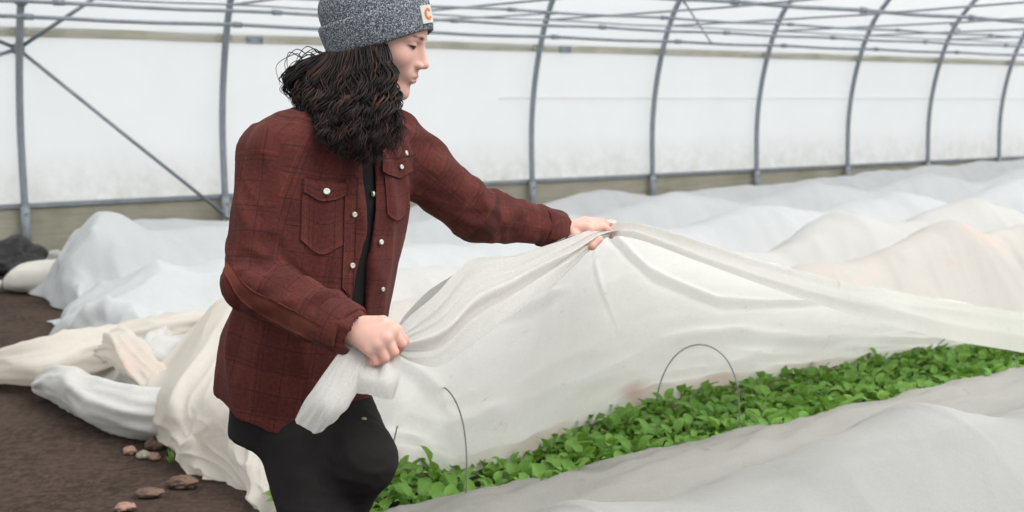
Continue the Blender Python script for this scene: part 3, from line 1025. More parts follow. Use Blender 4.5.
def sandbag():
    # filled white sack with a tied, gathered neck pointing left
    base = G(36, 291, 0)
    e = empty('sandbag', base)
    tag(e, 'white filled sandbag lying on soil at the left end of the beds', 'sandbag')
    ax = D * 0.75 + N * 0.45
    ax = np.array([ax[0], ax[1], 0]); ax /= np.linalg.norm(ax); sd = np.array([-ax[1], ax[0], 0])
    def ring_surface(prof, n=40):
        vs, fs = [], []
        for k, (x, w, h, zc) in enumerate(prof):
            for s in range(n):
                a = 2 * math.pi * s / n
                cw, sw = math.cos(a), math.sin(a)
                pw = lambda q: math.copysign(abs(q) ** 0.8, q)
                p = ax * x + sd * w * pw(cw) + np.array([0, 0, zc + h * pw(sw)])
                p = p + 0.012 * float(perlin(np.array([[x * 9, cw * 2, sw * 2]]))[0]) * np.array([0, 0, 1.0])
                p[2] = max(p[2], 0.0)
                vs.append(p)
        for k in range(len(prof) - 1):
            for s in range(n):
                fs.append((k * n + s, k * n + (s + 1) % n, (k + 1) * n + (s + 1) % n, (k + 1) * n + s))
        fs.append(tuple(range(n))[::-1]); fs.append(tuple((len(prof) - 1) * n + s for s in range(n)))
        return vs, fs
    pr = crom([(-0.22, .03, .025, .06), (-0.20, .09, .05, .07), (-0.12, .155, .095, .095), (0.02, .175, .115, .112), (0.2, .18, .115, .115), (0.32, .15, .10, .10), (0.38, .06, .05, .09)], 28)
    v, f = ring_surface(pr)
    mesh_obj('sack_body', v, f, MT['sack'], e)
    v, f = ring_surface(crom([(-0.29, .05, .03, .045), (-0.26, .045, .03, .05), (-0.225, .022, .02, .06), (-0.20, .035, .028, .065)], 12))
    mesh_obj('tied_neck', v, f, MT['sack'], e)
    v, f = ring_surface([(-0.235, .027, .024, .06), (-0.228, .032, .028, .06), (-0.218, .032, .028, .06), (-0.211, .027, .024, .06)])
    mesh_obj('tie', v, f, MT['wire'], e)


sandbag()
lump('plastic_sheet', G(2, 272, 0), (0.30, 0.26, 0.20), 4.0, MT['black'], 'crumpled black plastic heap by the wall at the left edge', 'plastic sheet', amp=0.5, flat=0.3)
lump('row_cover', G(46, 266, 0), (0.22, 0.12, 0.085), 14.0, MT['white_cloth'], 'small crumpled wad of grey white cloth behind the sandbag', 'row cover', amp=0.5, flat=0.4)
lump('stone', G(130, 452), (0.028, 0.022, 0.018), 1.0, MT['stone'], 'small reddish stone on the soil, leftmost by the cream cover', 'stone', 'stones on the soil')
lump('stone', G(144, 456), (0.030, 0.022, 0.016), 2.0, MT['pale_stone'], 'small pale greenish stone on soil, between two reddish stones', 'stone', 'stones on the soil')
lump('stone', G(155, 458), (0.022, 0.018, 0.018), 3.0, MT['stone'], 'small pink stone beside the green weed', 'stone', 'stones on the soil')
lump('stone', G(155, 447), (0.040, 0.03, 0.03), 5.0, MT['clod'], 'dark brown clod tucked against the hem of the cream cover', 'stone', 'stones on the soil')
lump('stone', G(183, 485), (0.058, 0.036, 0.026), 6.0, MT['clod'], 'largest brown stone on the soil in front of the cream cover', 'stone', 'stones on the soil')
lump('stone', G(125, 508), (0.036, 0.028, 0.016), 7.0, MT['stone'], 'flat reddish stone at the bottom edge of the soil', 'stone', 'stones on the soil')
lump('soil_clod', G(150, 494), (0.05, 0.03, 0.016), 8.0, MT['clod'], 'dark flat soil clod left of the largest stone', 'soil clod', 'clods on the soil')


def weed():
    b = G(172, 464)
    vs, fs = [np.zeros(3)], []
    rg = np.random.default_rng(21)
    for k in range(26):
        az = rg.uniform(0, 6.28); L = rg.uniform(.03, .075); w = rg.uniform(.004, .008); lean = rg.uniform(.2, .9)
        d = np.array([math.cos(az), math.sin(az), 0]); s = np.array([-d[1], d[0], 0])
        i = len(vs)
        for t in (0.3, 0.65, 1.0):
            c = d * L * lean * t ** 1.4 + np.array([0, 0, L * (1 - lean * .4) * t])
            vs += [c - s * w * (1.15 - t), c + s * w * (1.15 - t)]
        fs += [(0, i + 1, i), (i, i + 1, i + 3, i + 2), (i + 2, i + 3, i + 5, i + 4)]
    o = mesh_obj('weed', vs, fs, MT['leaf'], attrs={'tint': ('FLOAT', [0.1] * len(vs))})
    o.location = tuple(b)
    tag(o, 'small tuft of green weed growing at the edge of the cream cover', 'weed')


weed()

# ------------------------------------------------------------------ the person
BIG = 0.06


class Field:
    """signed distance field on a rectilinear grid"""
    def __init__(self, xs, ys, zs):
        self.ax = [np.asarray(a, np.float32) for a in (xs, ys, zs)]
        self.f = np.full([len(a) for a in self.ax], BIG, np.float32)

    def window(self, lo, hi):
        sl = []
        for a, l, h in zip(self.ax, lo, hi):
            i, j = np.searchsorted(a, [l, h])
            sl.append(slice(max(0, i - 1), min(len(a), j + 1)))
        X, Y, Z = np.meshgrid(*[a[s] for a, s in zip(self.ax, sl)], indexing='ij')
        return tuple(sl), np.stack([X, Y, Z], -1)

    def add(self, fn, lo, hi, k=0.01):
        sl, P = self.window(np.asarray(lo) - BIG, np.asarray(hi) + BIG)
        if P.size == 0: return
        d = fn(P); f = self.f[sl]
        if k > 0:
            h = np.maximum(k - np.abs(f - d), 0) / k
            self.f[sl] = np.minimum(f, d) - h * h * k * 0.25
        else:
            self.f[sl] = np.minimum(f, d)

    def cut(self, fn, lo, hi, k=0.004):
        sl, P = self.window(np.asarray(lo) - BIG, np.asarray(hi) + BIG)
        if P.size == 0: return
        d = -fn(P); f = self.f[sl]
        h = np.maximum(k - np.abs(f - d), 0) / max(k, 1e-6)
        self.f[sl] = np.maximum(f, d) + h * h * k * 0.25

    def cone(self, a, b, ra, rb, k=0.01, flat=None):
        a = np.asarray(a, float); b = np.asarray(b, float)
        def fn(P):
            ba = b - a; t = np.clip(((P - a) @ ba) / (ba @ ba + 1e-12), 0, 1)
            return np.linalg.norm(P - a - t[..., None] * ba, axis=-1) - (ra + (rb - ra) * t)
        r = max(ra, rb)
        self.add(fn, np.minimum(a, b) - r, np.maximum(a, b) + r, k)

    def ell(self, c, R, r, k=0.01, cut=False):
        """ellipsoid with axes = rows of R"""
        c = np.asarray(c, float); r = np.asarray(r, float)
        def fn(P):
            q = (P - c) @ np.asarray(R).T
            k0 = np.linalg.norm(q / r, axis=-1); k1 = np.linalg.norm(q / (r * r), axis=-1)
            return k0 * (k0 - 1) / np.maximum(k1, 1e-9)
        m = r.max()
        (self.cut if cut else self.add)(fn, c - m, c + m, k)

    def mesh(self):
        """surface nets"""
        f = self.f; nx, ny, nz = f.shape
        s = f < 0
        cnt = np.zeros((nx - 1, ny - 1, nz - 1), np.int8)
        for a in (0, 1):
            for b in (0, 1):
                for c in (0, 1):
                    cnt += s[a:nx - 1 + a, b:ny - 1 + b, c:nz - 1 + c]
        act = (cnt > 0) & (cnt < 8)
        idx = np.full(act.shape, -1, np.int64)
        I = np.argwhere(act)
        idx[act] = np.arange(len(I))
        acc = np.zeros((len(I), 3)); n = np.zeros(len(I))
        cor = [(a, b, c) for a in (0, 1) for b in (0, 1) for c in (0, 1)]
        def pos(J):
            return np.stack([self.ax[k][J[:, k]] for k in range(3)], 1).astype(float)
        for p in cor:
            for q in cor:
                if p < q and sum(abs(i - j) for i, j in zip(p, q)) == 1:
                    A = I + np.array(p); B = I + np.array(q)
                    fa = f[A[:, 0], A[:, 1], A[:, 2]].astype(float); fb = f[B[:, 0], B[:, 1], B[:, 2]].astype(float)
                    m = (fa < 0) != (fb < 0)
                    t = np.where(m, fa / np.where(m, fa - fb, 1), 0)
                    acc += np.where(m[:, None], pos(A) * (1 - t[:, None]) + pos(B) * t[:, None], 0); n += m
        V = acc / n[:, None]
        F = []
        for ax in range(3):
            o1, o2 = [(1, 2), (2, 0), (0, 1)][ax]
            sa = [slice(None)] * 3; sb = [slice(None)] * 3
            sa[ax] = slice(0, -1); sb[ax] = slice(1, None)
            a = s[tuple(sa)]; b = s[tuple(sb)]
            E = np.argwhere(a != b)
            E = E[(E[:, o1] > 0) & (E[:, o2] > 0) & (E[:, o1] < f.shape[o1] - 1) & (E[:, o2] < f.shape[o2] - 1)]
            fl = a[E[:, 0], E[:, 1], E[:, 2]]
            def gi(d1, d2):
                J = E.copy(); J[:, o1] += d1; J[:, o2] += d2
                return idx[J[:, 0], J[:, 1], J[:, 2]]
            q = np.stack([gi(-1, -1), gi(0, -1), gi(0, 0), gi(-1, 0)], 1)
            q[~fl] = q[~fl][:, ::-1]
            F.append(q)
        F = np.concatenate(F)
        return V, F[(F >= 0).all(1)]


def relax(V, F, it=2, lam=0.5):
    E = np.concatenate([F[:, [0, 1]], F[:, [1, 2]], F[:, [2, 3]], F[:, [3, 0]]])
    for _ in range(it):
        acc = np.zeros_like(V); n = np.zeros(len(V))
        for a, b in ((0, 1), (1, 0)):
            np.add.at(acc, E[:, a], V[E[:, b]]); np.add.at(n, E[:, a], 1)
        V = V + lam * (acc / np.maximum(n, 1)[:, None] - V)
    return V


def vnormals(V, F):
    fn = np.cross(V[F[:, 2]] - V[F[:, 0]], V[F[:, 3]] - V[F[:, 1]])
    N_ = np.zeros_like(V)
    for k in range(4):
        np.add.at(N_, F[:, k], fn)
    return N_ / (np.linalg.norm(N_, axis=1)[:, None] + 1e-12)


def unit(v):
    v = np.asarray(v, float); return v / np.linalg.norm(v)


# ---- pose: joints
HEMC, NECK = W(288, 408, 2.85), W(341, 112, 2.735)
AX = unit(NECK - HEMC); TL = np.linalg.norm(NECK - HEMC)
FR = np.array([0.66, -0.75, 0]); FR = unit(FR - AX * (FR @ AX))
LT = np.cross(AX, FR)                     # her left
RS, RE, RW = W(270, 156, 2.65), W(253, 281, 2.61), W(350, 331, 2.50)
LS, LE, LW = W(390, 143, 2.86), W(478, 214, 2.98), W(558, 230, 3.12)
RH, RK = W(296, 402, 2.80), W(321, 548, 2.66)
RA = np.array([RK[0] - 0.06, RK[1] + 0.14, 0.085])
LH, LK, LA = W(324, 402, 2.93), W(365, 459, 2.68), W(302, 590, 2.96)

# torso levels in the spine frame: t (0 hem .. 1 neck), half width, half depth, forward offset
LEV = np.array([
    (-0.25, .168, .135, .020), (-0.06, .184, .150, .022), (0.03, .188, .152, .020), (0.23, .195, .158, .028), (0.40, .184, .150, .040), (0.58, .186, .146, .034),
    (0.74, .192, .140, .022), (0.85, .186, .122, .008), (0.92, .182, .104, .000), (0.97, .152, .088, .002), (1.02, .074, .068, .012), (1.10, .062, .062, .022)])


def torso_sdf(off=0.0, t0=-0.02, t1=0.985, tilt=0.0):
    def fn(P):
        q = P - HEMC
        t = (q @ AX) / TL
        a = np.interp(t, LEV[:, 0], LEV[:, 1]) + off; b = np.interp(t, LEV[:, 0], LEV[:, 2]) + off
        o = np.interp(t, LEV[:, 0], LEV[:, 3])
        x = q @ LT; y = q @ FR - o
        k0 = np.sqrt((x / a) ** 2 + (y / b) ** 2); k1 = np.sqrt((x / a ** 2) ** 2 + (y / b ** 2) ** 2)
        d = k0 * (k0 - 1) / np.maximum(k1, 1e-6)
        s = x * .75 + (q @ FR) * .66
        return np.maximum(np.maximum(d, (t0 - t) * TL - tilt * s), (t - t1) * TL)
    return fn


T_LO = np.minimum(HEMC, NECK) - 0.25; T_HI = np.maximum(HEMC, NECK) + 0.25

# ---- head frame
HC = W(383, 35, 2.745)
_f = unit([0.985, -0.17, 0]); _p = math.radians(15)
HFW = unit(_f * math.cos(_p) - np.array([0, 0, 1]) * math.sin(_p))
HUP = unit(np.array([0, 0, 1]) * math.cos(_p) + _f * math.sin(_p))
HLF = np.cross(HUP, HFW)
HR = np.stack([HFW, HLF, HUP])


def HP(x, y, z):
    return HC + HFW * x + HLF * y + HUP * z


def axis_points(segs):
    out = []
    for a, b, h in segs:
        out.append(np.arange(a, b, h))
    out.append(np.array([segs[-1][1]]))
    return np.concatenate(out)


def hand_right(F):
    w = W(351, 331, 2.50)
    mcp = [W(392, 331, 2.462), W(386, 338, 2.452), W(379, 345, 2.450), W(371, 350, 2.455)]
    pip = [W(402, 344, 2.470), W(394, 352, 2.455), W(385.5, 357.5, 2.452), W(376.5, 361.5, 2.458)]
    dip = [W(397, 351, 2.497), W(388, 358, 2.482), W(380, 362, 2.478), W(372, 364, 2.480)]
    tip = [W(388, 347, 2.507), W(380, 353, 2.497), W(373, 357, 2.492), W(366, 359, 2.490)]
    F.cone(W(338, 326, 2.515), w, .030, .027, .01)
    for m, r in zip(mcp, (.0165, .0165, .0155, .014)):
        F.cone(w, m, .022, r, .010)
    for k in range(4):
        r = (.0108, .0108, .0102, .0088)[k]
        F.cone(mcp[k], pip[k], r + .002, r, .003)
        F.cone(pip[k], dip[k], r, r - .0006, .002)
        F.cone(dip[k], tip[k], r - .0006, r - .0018, .002)
        F.ell(mcp[k], np.eye(3), (r + .0025,) * 3, .006)
    th = [W(362, 324, 2.490), W(383, 322, 2.480), W(397, 330, 2.482), W(405, 341, 2.490)]
    F.cone(th[0], th[1], .018, .0135, .010)
    F.cone(th[1], th[2], .0135, .0118, .004)
    F.cone(th[2], th[3], .0118, .0095, .003)


def hand_left(F):
    w = W(568, 230, 3.135)
    mcp = [W(589, 229, 3.110), W(590, 225, 3.130), W(588, 222, 3.150), W(585, 220.5, 3.168)]
    pip = [W(603, 226.5, 3.125), W(605, 223.5, 3.145), W(602, 221.5, 3.165), W(597, 220.5, 3.180)]
    dip = [W(610, 230.5, 3.140), W(612, 228, 3.160), W(609, 226, 3.178), W(603, 225, 3.190)]
    tip = [W(611, 236, 3.152), W(613, 234, 3.170), W(609, 232, 3.186), W(603, 231, 3.196)]
    F.cone(W(554, 229, 3.11), w, .027, .0245, .01)
    for m, r in zip(mcp, (.0145, .0145, .0135, .012)):
        F.cone(w, m, .020, r, .008)
    for k in range(4):
        r = (.0098, .0100, .0095, .0082)[k]
        F.cone(mcp[k], pip[k], r + .0018, r, .003)
        F.cone(pip[k], dip[k], r, r - .0006, .002)
        F.cone(dip[k], tip[k], r - .0006, r - .0018, .002)
    th = [W(573, 235, 3.110), W(584, 246, 3.075), W(592, 246, 3.065), W(600, 239, 3.075)]
    F.cone(th[0], th[1], .016, .0125, .008)
    F.cone(th[1], th[2], .0125, .0110, .003)
    F.cone(th[2], th[3], .0110, .0088, .003)


def build_body(parent):
    F = Field(axis_points([(-0.70, -0.42, .006), (-0.42, -0.12, .0027), (-.12, .12, .005), (.12, .33, .0032)]),
              axis_points([(2.30, 2.40, .006), (2.40, 2.56, .0035), (2.56, 2.86, .0028), (2.86, 3.0, .006), (3.0, 3.30, .0034)]),
              axis_points([(-0.02, 0.80, .012), (0.80, 1.02, .0032), (1.02, 1.12, .0034), (1.12, 1.36, .006), (1.36, 1.66, .0027)]))
    # trunk and limbs (inside the clothes)
    F.add(torso_sdf(-0.052, -0.02, 0.45), T_LO, T_HI, 0.0)
    F.add(torso_sdf(-0.030, 0.40, 1.05), T_LO, T_HI, 0.03)
    for a, b, ra, rb in ((RS, RE, .050, .042), (RE, RW, .042, .028), (LS, LE, .050, .042), (LE, LW, .042, .027),
                         (RH, RK, .088, .056), (RK, RA, .050, .034), (LH, LK, .088, .056), (LK, LA, .050, .034)):
        F.cone(a, b, ra, rb, .03)
    RT = RA + np.array([0.14, -0.08, -0.045]); F.cone(RA + np.array([-.02, .02, -.03]), RT, .034, .026, .02)
    LTt = LA + unit(np.array([0.05, -0.04, -0.2])) * 0.17; F.cone(LA, LTt, .034, .024, .02)
    hand_right(F); hand_left(F)
    # neck, skull, face
    F.cone(HP(-.030, 0, -.075), NECK + AX * -0.03, .052, .058, .03)
    F.ell(HP(-.012, 0, .030), HR, (.100, .077, .088), .01)
    F.ell(HP(.026, 0, -.035), HR, (.064, .063, .085), .03)
    for s in (-1, 1):
        F.cone(HP(-.004, s * .050, -.062), HP(.062, s * .016, -.114), .020, .016, .02)
        F.ell(HP(.058, s * .036, -.036), HR, (.026, .024, .024), .02)
        F.cone(HP(.088, s * .012, .012), HP(.072, s * .044, .008), .008, .007, .012)
    F.ell(HP(.074, 0, -.1165), HR, (.0185, .021, .0165), .016)
    F.ell(HP(.070, 0, -.098), HR, (.017, .024, .018), .014)
    F.ell(HP(.060, 0, .030), HR, (.034, .056, .040), .02)
    for s in (-1, 1):
        F.ell(HP(.094, s * .030, -.006), HR, (.009, .013, .008), .012, cut=True)
    F.cone(HP(.076, 0, .004), HP(.090, 0, -.042), .012, .0165, .012)
    F.ell(HP(.069, 0, -.064), HR, (.026, .034, .030), .014)
    F.cone(HP(.090, 0, .004), HP(.110, 0, -.036), .0065, .0082, .012)
    F.ell(HP(.1115, 0, -.0415), HR, (.0105, .0095, .0085), .008)
    for s in (-1, 1):
        F.ell(HP(.102, s * .0115, -.046), HR, (.0105, .0070, .0070), .006)
        F.ell(HP(.108, s * .006, -.0535), HR, (.005, .0032, .0026), .003, cut=True)
    F.ell(HP(.084, 0, -.072), HR, (.015, .024, .016), .012)
    F.ell(HP(.0960, 0, -.0715), HR, (.0070, .019, .0050), .004)
    F.ell(HP(.0940, 0, -.0830), HR, (.0075, .018, .0058), .004)
    F.cut(lambda P: np.linalg.norm((P - HP(.1025, 0, -.0772)) @ HR.T / np.array([1.0, 6.0, 1.0]) , axis=-1) - .0026, HP(.1025, 0, -.0772) - .03, HP(.1025, 0, -.0772) + .03, .004)
    for s in (-1, 1):      # lids over the eyes
        F.ell(HP(.0775, s * .0310, -.004), HR, (.0125, .0140, .0105), .004)
        F.ell(HP(.002, s * .076, -.010), HR, (.016, .008, .030), .006)
    V, Q = F.mesh()
    V = relax(V, Q, 1, 0.4)
    q = (V - HC) @ HR.T
    col = np.tile(np.array([*srgb(212, 169, 155), 1.0]), (len(V), 1))
    nz = fbm(V * 60, 2)
    col[:, :3] *= (1 + 0.05 * nz)[:, None]

    def paint(mask, c):
        m = np.clip(mask, 0, 1)[:, None]
        col[:, :3] = col[:, :3] * (1 - m) + np.array(c) * m
    def blob(c, r, soft=0.35):
        d = np.linalg.norm((q - np.array(c)) / np.array(r), axis=1)
        return np.clip((1 - d) / soft, 0, 1)
    for s in (-1, 1):
        paint(blob((.07, s * .045, -.040), (.03, .03, .022), .9) * .35, srgb(206, 140, 128))
        paint(blob((.086, s * .020, .0150), (.024, .018, .0066), .5) * 1.0, srgb(66, 46, 40))
        paint(blob((.074, s * .038, .0165), (.022, .018, .0050), .5) * 1.0, srgb(66, 46, 40))
        # lashes of the lowered lid, and the dark of the eye between the lids
        paint(blob((.083, s * .036, -.0066), (.022, .0185, .0042), .5) * 1.0, srgb(38, 26, 24))
        paint(blob((.086, s * .032, -.0095), (.016, .0120, .0046), .5) * .9, srgb(52, 34, 28))
        paint(blob((.088, s * .031, .003), (.012, .016, .006), .9) * .35, srgb(170, 112, 100))
    paint(blob((.094, 0, -.0718), (.016, .021, .0050), .4) * .75, srgb(182, 108, 102))
    paint(blob((.092, 0, -.0830), (.016, .018, .0058), .4) * .75, srgb(190, 116, 108))
    paint(blob((.097, 0, -.0773), (.016, .023, .0015), .5) * .8, srgb(110, 58, 54))
    paint(blob((.1165, 0, -.043), (.012, .012, .010), .9) * .3, srgb(214, 142, 130))
    # knuckles and finger ends a little redder
    for p in [W(402, 344, 2.470), W(394, 352, 2.455), W(385.5, 357.5, 2.452), W(376.5, 361.5, 2.458), W(405, 341, 2.49), W(605, 224, 3.145), W(611, 231, 3.15), W(596, 243, 3.07)]:
        d = np.linalg.norm(V - p, axis=1)
        paint(np.clip((.020 - d) / .012, 0, 1) * .38, srgb(206, 138, 124))
    M = Mat('skin')
    at = M.node('ShaderNodeAttribute', attribute_name='tone')
    p = M.node('ShaderNodeBsdfPrincipled'); p.inputs['Roughness'].default_value = 0.5
    p.inputs['Specular IOR Level'].default_value = 0.3
    p.inputs['Subsurface Weight'].default_value = 0.12
    p.inputs['Subsurface Radius'].default_value = (0.01, 0.004, 0.002)
    p.inputs['Subsurface Scale'].default_value = 0.5
    M.link(at.outputs['Color'], p.inputs['Base Color'])
    nzn = M.noise(260, 2, 0.5, M.obj()); M.link(M.bump(nzn.outputs['Fac'], 0.12, 0.001), p.inputs['Normal'])
    M.link(p.outputs[0], M.out.inputs['Surface'])
    return mesh_obj('body', V, Q, M.m, parent, attrs={'tone': ('FLOAT_COLOR', col)})


def m_plaid():
    M = Mat('rust_plaid_wool')
    at = M.node('ShaderNodeAttribute', attribute_name='weave')
    sep = M.node('ShaderNodeSeparateXYZ'); M.link(at.outputs['Vector'], sep.inputs[0])
    def math_(op, a, b=None, c=None):
        nd = M.node('ShaderNodeMath', operation=op)
        for i, q in enumerate((a, b, c)):
            if q is None: continue
            if hasattr(q, 'links'): M.link(q, nd.inputs[i])
            else: nd.inputs[i].default_value = q
        return nd.outputs[0]
    def line(v, period, width, phase=0.0):
        fr = math_('FRACT', math_('ADD', math_('DIVIDE', v, period), phase + 50.0))
        d = math_('ABSOLUTE', math_('SUBTRACT', fr, 0.5))
        mr = M.node('ShaderNodeMapRange'); M.link(d, mr.inputs['Value'])
        mr.inputs['From Min'].default_value = width / period; mr.inputs['From Max'].default_value = width / period * 0.4
        mr.inputs['To Min'].default_value = 0; mr.inputs['To Max'].default_value = 1
        return mr.outputs[0]
    x, y = sep.outputs['X'], sep.outputs['Y']
    base = srgb(104, 49, 42)
    n1 = M.noise(130, 3, 0.6, at.outputs['Vector']); n2 = M.noise(5, 3, 0.6, at.outputs['Vector'])
    c = M.mix(n2.outputs['Fac'], srgb(79, 39, 36), srgb(98, 50, 44))
    # broad tonal checks
    for v in (x, y):
        c = M.mix(math_('MULTIPLY', line(v, 0.11, 0.030), 0.34), c, srgb(70, 34, 33))
    for v in (x, y):
        c = M.mix(math_('MULTIPLY', line(v, 0.055, 0.0020), 0.55), c, srgb(48, 29, 30))
        c = M.mix(math_('MULTIPLY', line(v, 0.11, 0.0016, 0.16), 0.5), c, srgb(46, 28, 29))
        c = M.mix(math_('MULTIPLY', line(v, 0.11, 0.0012, 0.33), 0.16), c, srgb(140, 80, 62))
    g = M.ramp(n1.outputs['Fac'], [(0.3, (0.72,) * 3), (0.7, (1.15,) * 3)])
    c = M.mix(1.0, c, g.outputs[0], 'MULTIPLY')
    p = M.node('ShaderNodeBsdfPrincipled'); p.inputs['Roughness'].default_value = 0.9
    p.inputs['Specular IOR Level'].default_value = 0.12
    p.inputs['Sheen Weight'].default_value = 0.06; p.inputs['Sheen Roughness'].default_value = 0.6
    p.inputs['Sheen Tint'].default_value = (0.9, 0.6, 0.55, 1)
    M.link(c, p.inputs['Base Color'])
    M.link(M.bump(n1.outputs['Fac'], 0.25, 0.003), p.inputs['Normal'])
    M.link(p.outputs[0], M.out.inputs['Surface'])
    return M.m


def seg_param(P, a, b):
    ba = b - a; t = np.clip(((P - a) @ ba) / (ba @ ba), 0, 1)
    d = P - a - t[:, None] * ba
    return t, d, np.linalg.norm(d, axis=1)


ARMS = [(RS, RE, RW), (LS, LE, LW)]
OPEN_LAT = 0.020


def build_jacket(parent):
    F = Field(np.arange(-0.74, 0.20, .0048), np.arange(2.36, 3.25, .0048), np.arange(0.66, 1.44, .0048))
    F.add(torso_sdf(0.0, -0.015, .985, 0.30), T_LO, T_HI, 0.0)
    for (s, e, w), (r0, r1, r2, r3) in zip(ARMS, ((.070, .063, .062, .051), (.080, .066, .062, .044))):
        F.cone(s, e, r0, r1, .055)
        F.cone(e, w + unit(w - e) * -0.005, r2, r3, .02)
    # stand-up shirt collar round the neck
    def collar(P):
        q = P - HEMC; t = (q @ AX) / TL; x = q @ LT; y = q @ FR - 0.016
        k = np.sqrt(x * x + y * y)
        flare = .074 + (1.03 - t) * TL * 0.35
        return np.maximum(np.maximum(np.abs(k - flare) - .007, (0.955 - t) * TL), (t - 1.05) * TL)
    F.add(collar, NECK - 0.13, NECK + 0.13, 0.008)
    # open front
    def slit(P):
        q = P - HEMC; t = (q @ AX) / TL; x = q @ LT - OPEN_LAT; y = q @ FR
        half = np.interp(t, [-0.1, .35, .75, .88, 1.1], [.030, .020, .009, .016, .045])
        return np.maximum(np.abs(x) - half, 0.04 - y)
    F.cut(slit, T_LO, T_HI, .006)
    # hollow underneath so the hem has an inside
    F.cut(torso_sdf(-0.014, -0.4, 0.93), T_LO, T_HI, .003)
    for (s, e, w), r in zip(ARMS, (.040, .034)):
        d = unit(w - e)
        F.cone  # (cuff mouth)
        F.cut((lambda a, b, r: (lambda P: (lambda ba, t: np.linalg.norm(P - a - t[..., None] * ba, axis=-1) - r)(b - a, np.clip(((P - a) @ (b - a)) / ((b - a) @ (b - a)), 0, 1))))(w - d * .05, w + d * .10, r), np.minimum(w - d * .05, w + d * .1) - .06, np.maximum(w - d * .05, w + d * .1) + .06, .004)
        F.cut((lambda w, d: (lambda P: np.minimum(0.2, -((P - w) @ d) + 0.0) * -1.0 * -1.0))(w + d * .006, d), w - .09, w + .12, .004) if False else None
    V, Q = F.mesh()
    V = relax(V, Q, 2, 0.5)
    n = vnormals(V, Q)
    # weave coordinates: on the trunk round the body and up it, on a sleeve round and along the arm
    q = V - HEMC
    t = (q @ AX); x = q @ LT; y = q @ FR - 0.02
    dT = torso_sdf(0.0)(V)
    wv = np.stack([np.arctan2(x, y) * 0.175, t, np.zeros(len(V))], 1)
    best = np.maximum(dT, 0) + 0.004
    fold = np.zeros(len(V))
    # trunk folds: drapes hanging from the chest, gathers at the waist
    tr = ridge(np.stack([wv[:, 0] * 7 + t * 1.5, t * 2.2, np.full(len(V), 1.7)], 1), 2) - 0.5
    fold += 0.011 * tr
    slv = np.zeros(len(V), bool)
    for a_i, ((s, e, w), (r0, r1, r2, r3)) in enumerate(zip(ARMS, ((.070, .063, .062, .051), (.080, .066, .062, .044)))):
        t1, d1, l1 = seg_param(V, s, e); t2, d2, l2 = seg_param(V, e, w)
        g1 = l1 - (r0 + (r1 - r0) * t1); g2 = l2 - (r2 + (r3 - r2) * t2)
        use2 = g2 < g1
        g = np.minimum(g1, g2)
        dd = np.where(use2[:, None], d2, d1)
        L1 = np.linalg.norm(e - s); L2 = np.linalg.norm(w - e)
        along = np.where(use2, L1 + t2 * L2, t1 * L1)
        a1 = unit(e - s); a2 = unit(w - e)
        ref = np.cross(a1, a2); ref = unit(ref)
        axd = np.where(use2[:, None], a2[None], a1[None])
        ex = np.tile(ref, (len(V), 1)); ey = np.cross(axd, ex)
        ang = np.arctan2((dd * ey).sum(1), (dd * ex).sum(1))
        on = (np.abs(g) < 0.010) & ~((dT < 0.012) & (t1 <= 0.02) & ~use2)
        on &= (np.abs(g) < np.abs(dT)) | (dT > 0.02)
        wv[on] = np.stack([ang * 0.065, along + 0.013, np.full(len(V), 3.0 + a_i)], 1)[on]
        slv |= on
        # sleeve creases: across the arm near the bend and the cuff, diagonal elsewhere
        near = np.exp(-((along - L1) / 0.085) ** 2)
        cuff = np.exp(-((along - L1 - L2 + 0.07) / 0.06) ** 2)
        cr = ridge(np.stack([along * 13 + np.cos(ang) * 0.5, np.sin(ang) * 0.7, np.full(len(V), 4.0 + a_i)], 1), 2) - 0.55
        cr2 = ridge(np.stack([along * 6 + ang * 0.5, np.cos(ang) * 0.8, np.full(len(V), 9.0 + a_i)], 1), 2) - 0.5
        fold[on] = (0.011 * cr * np.clip(near + 0.7 * cuff, 0, 1) + 0.0095 * cr2)[on]
        edge = np.clip((L1 + L2 - along - 0.0) / 0.02, 0, 1)
    E = np.concatenate([Q[:, [0, 1]], Q[:, [1, 2]], Q[:, [2, 3]], Q[:, [3, 0]]])
    for _ in range(6):
        acc = np.zeros(len(V)); cn = np.zeros(len(V))
        for a_, b_ in ((0, 1), (1, 0)):
            np.add.at(acc, E[:, a_], fold[E[:, b_]]); np.add.at(cn, E[:, a_], 1)
        fold = 0.5 * fold + 0.5 * acc / np.maximum(cn, 1)
    V = V + n * (fold * 1.15)[:, None]
    V = relax(V, Q, 1, 0.35)
    MP = m_plaid()
    MT['plaid'] = MP
    return mesh_obj('jacket', V, Q, MP, parent, attrs={'weave': ('FLOAT_VECTOR', wv)}), V, Q


from mathutils.bvhtree import BVHTree


def make_hit(V, Q):
    tr = BVHTree.FromPolygons([tuple(v) for v in V], [tuple(int(i) for i in f) for f in Q])
    def hit(px, py):
        d = ray(px, py)
        loc, nor, i, dist = tr.ray_cast(Vector(EYE), Vector(d).normalized())
        if loc is None:
            return None, None
        nor = np.array(nor)
        if nor @ d > 0: nor = -nor
        return np.array(loc), nor
    return hit


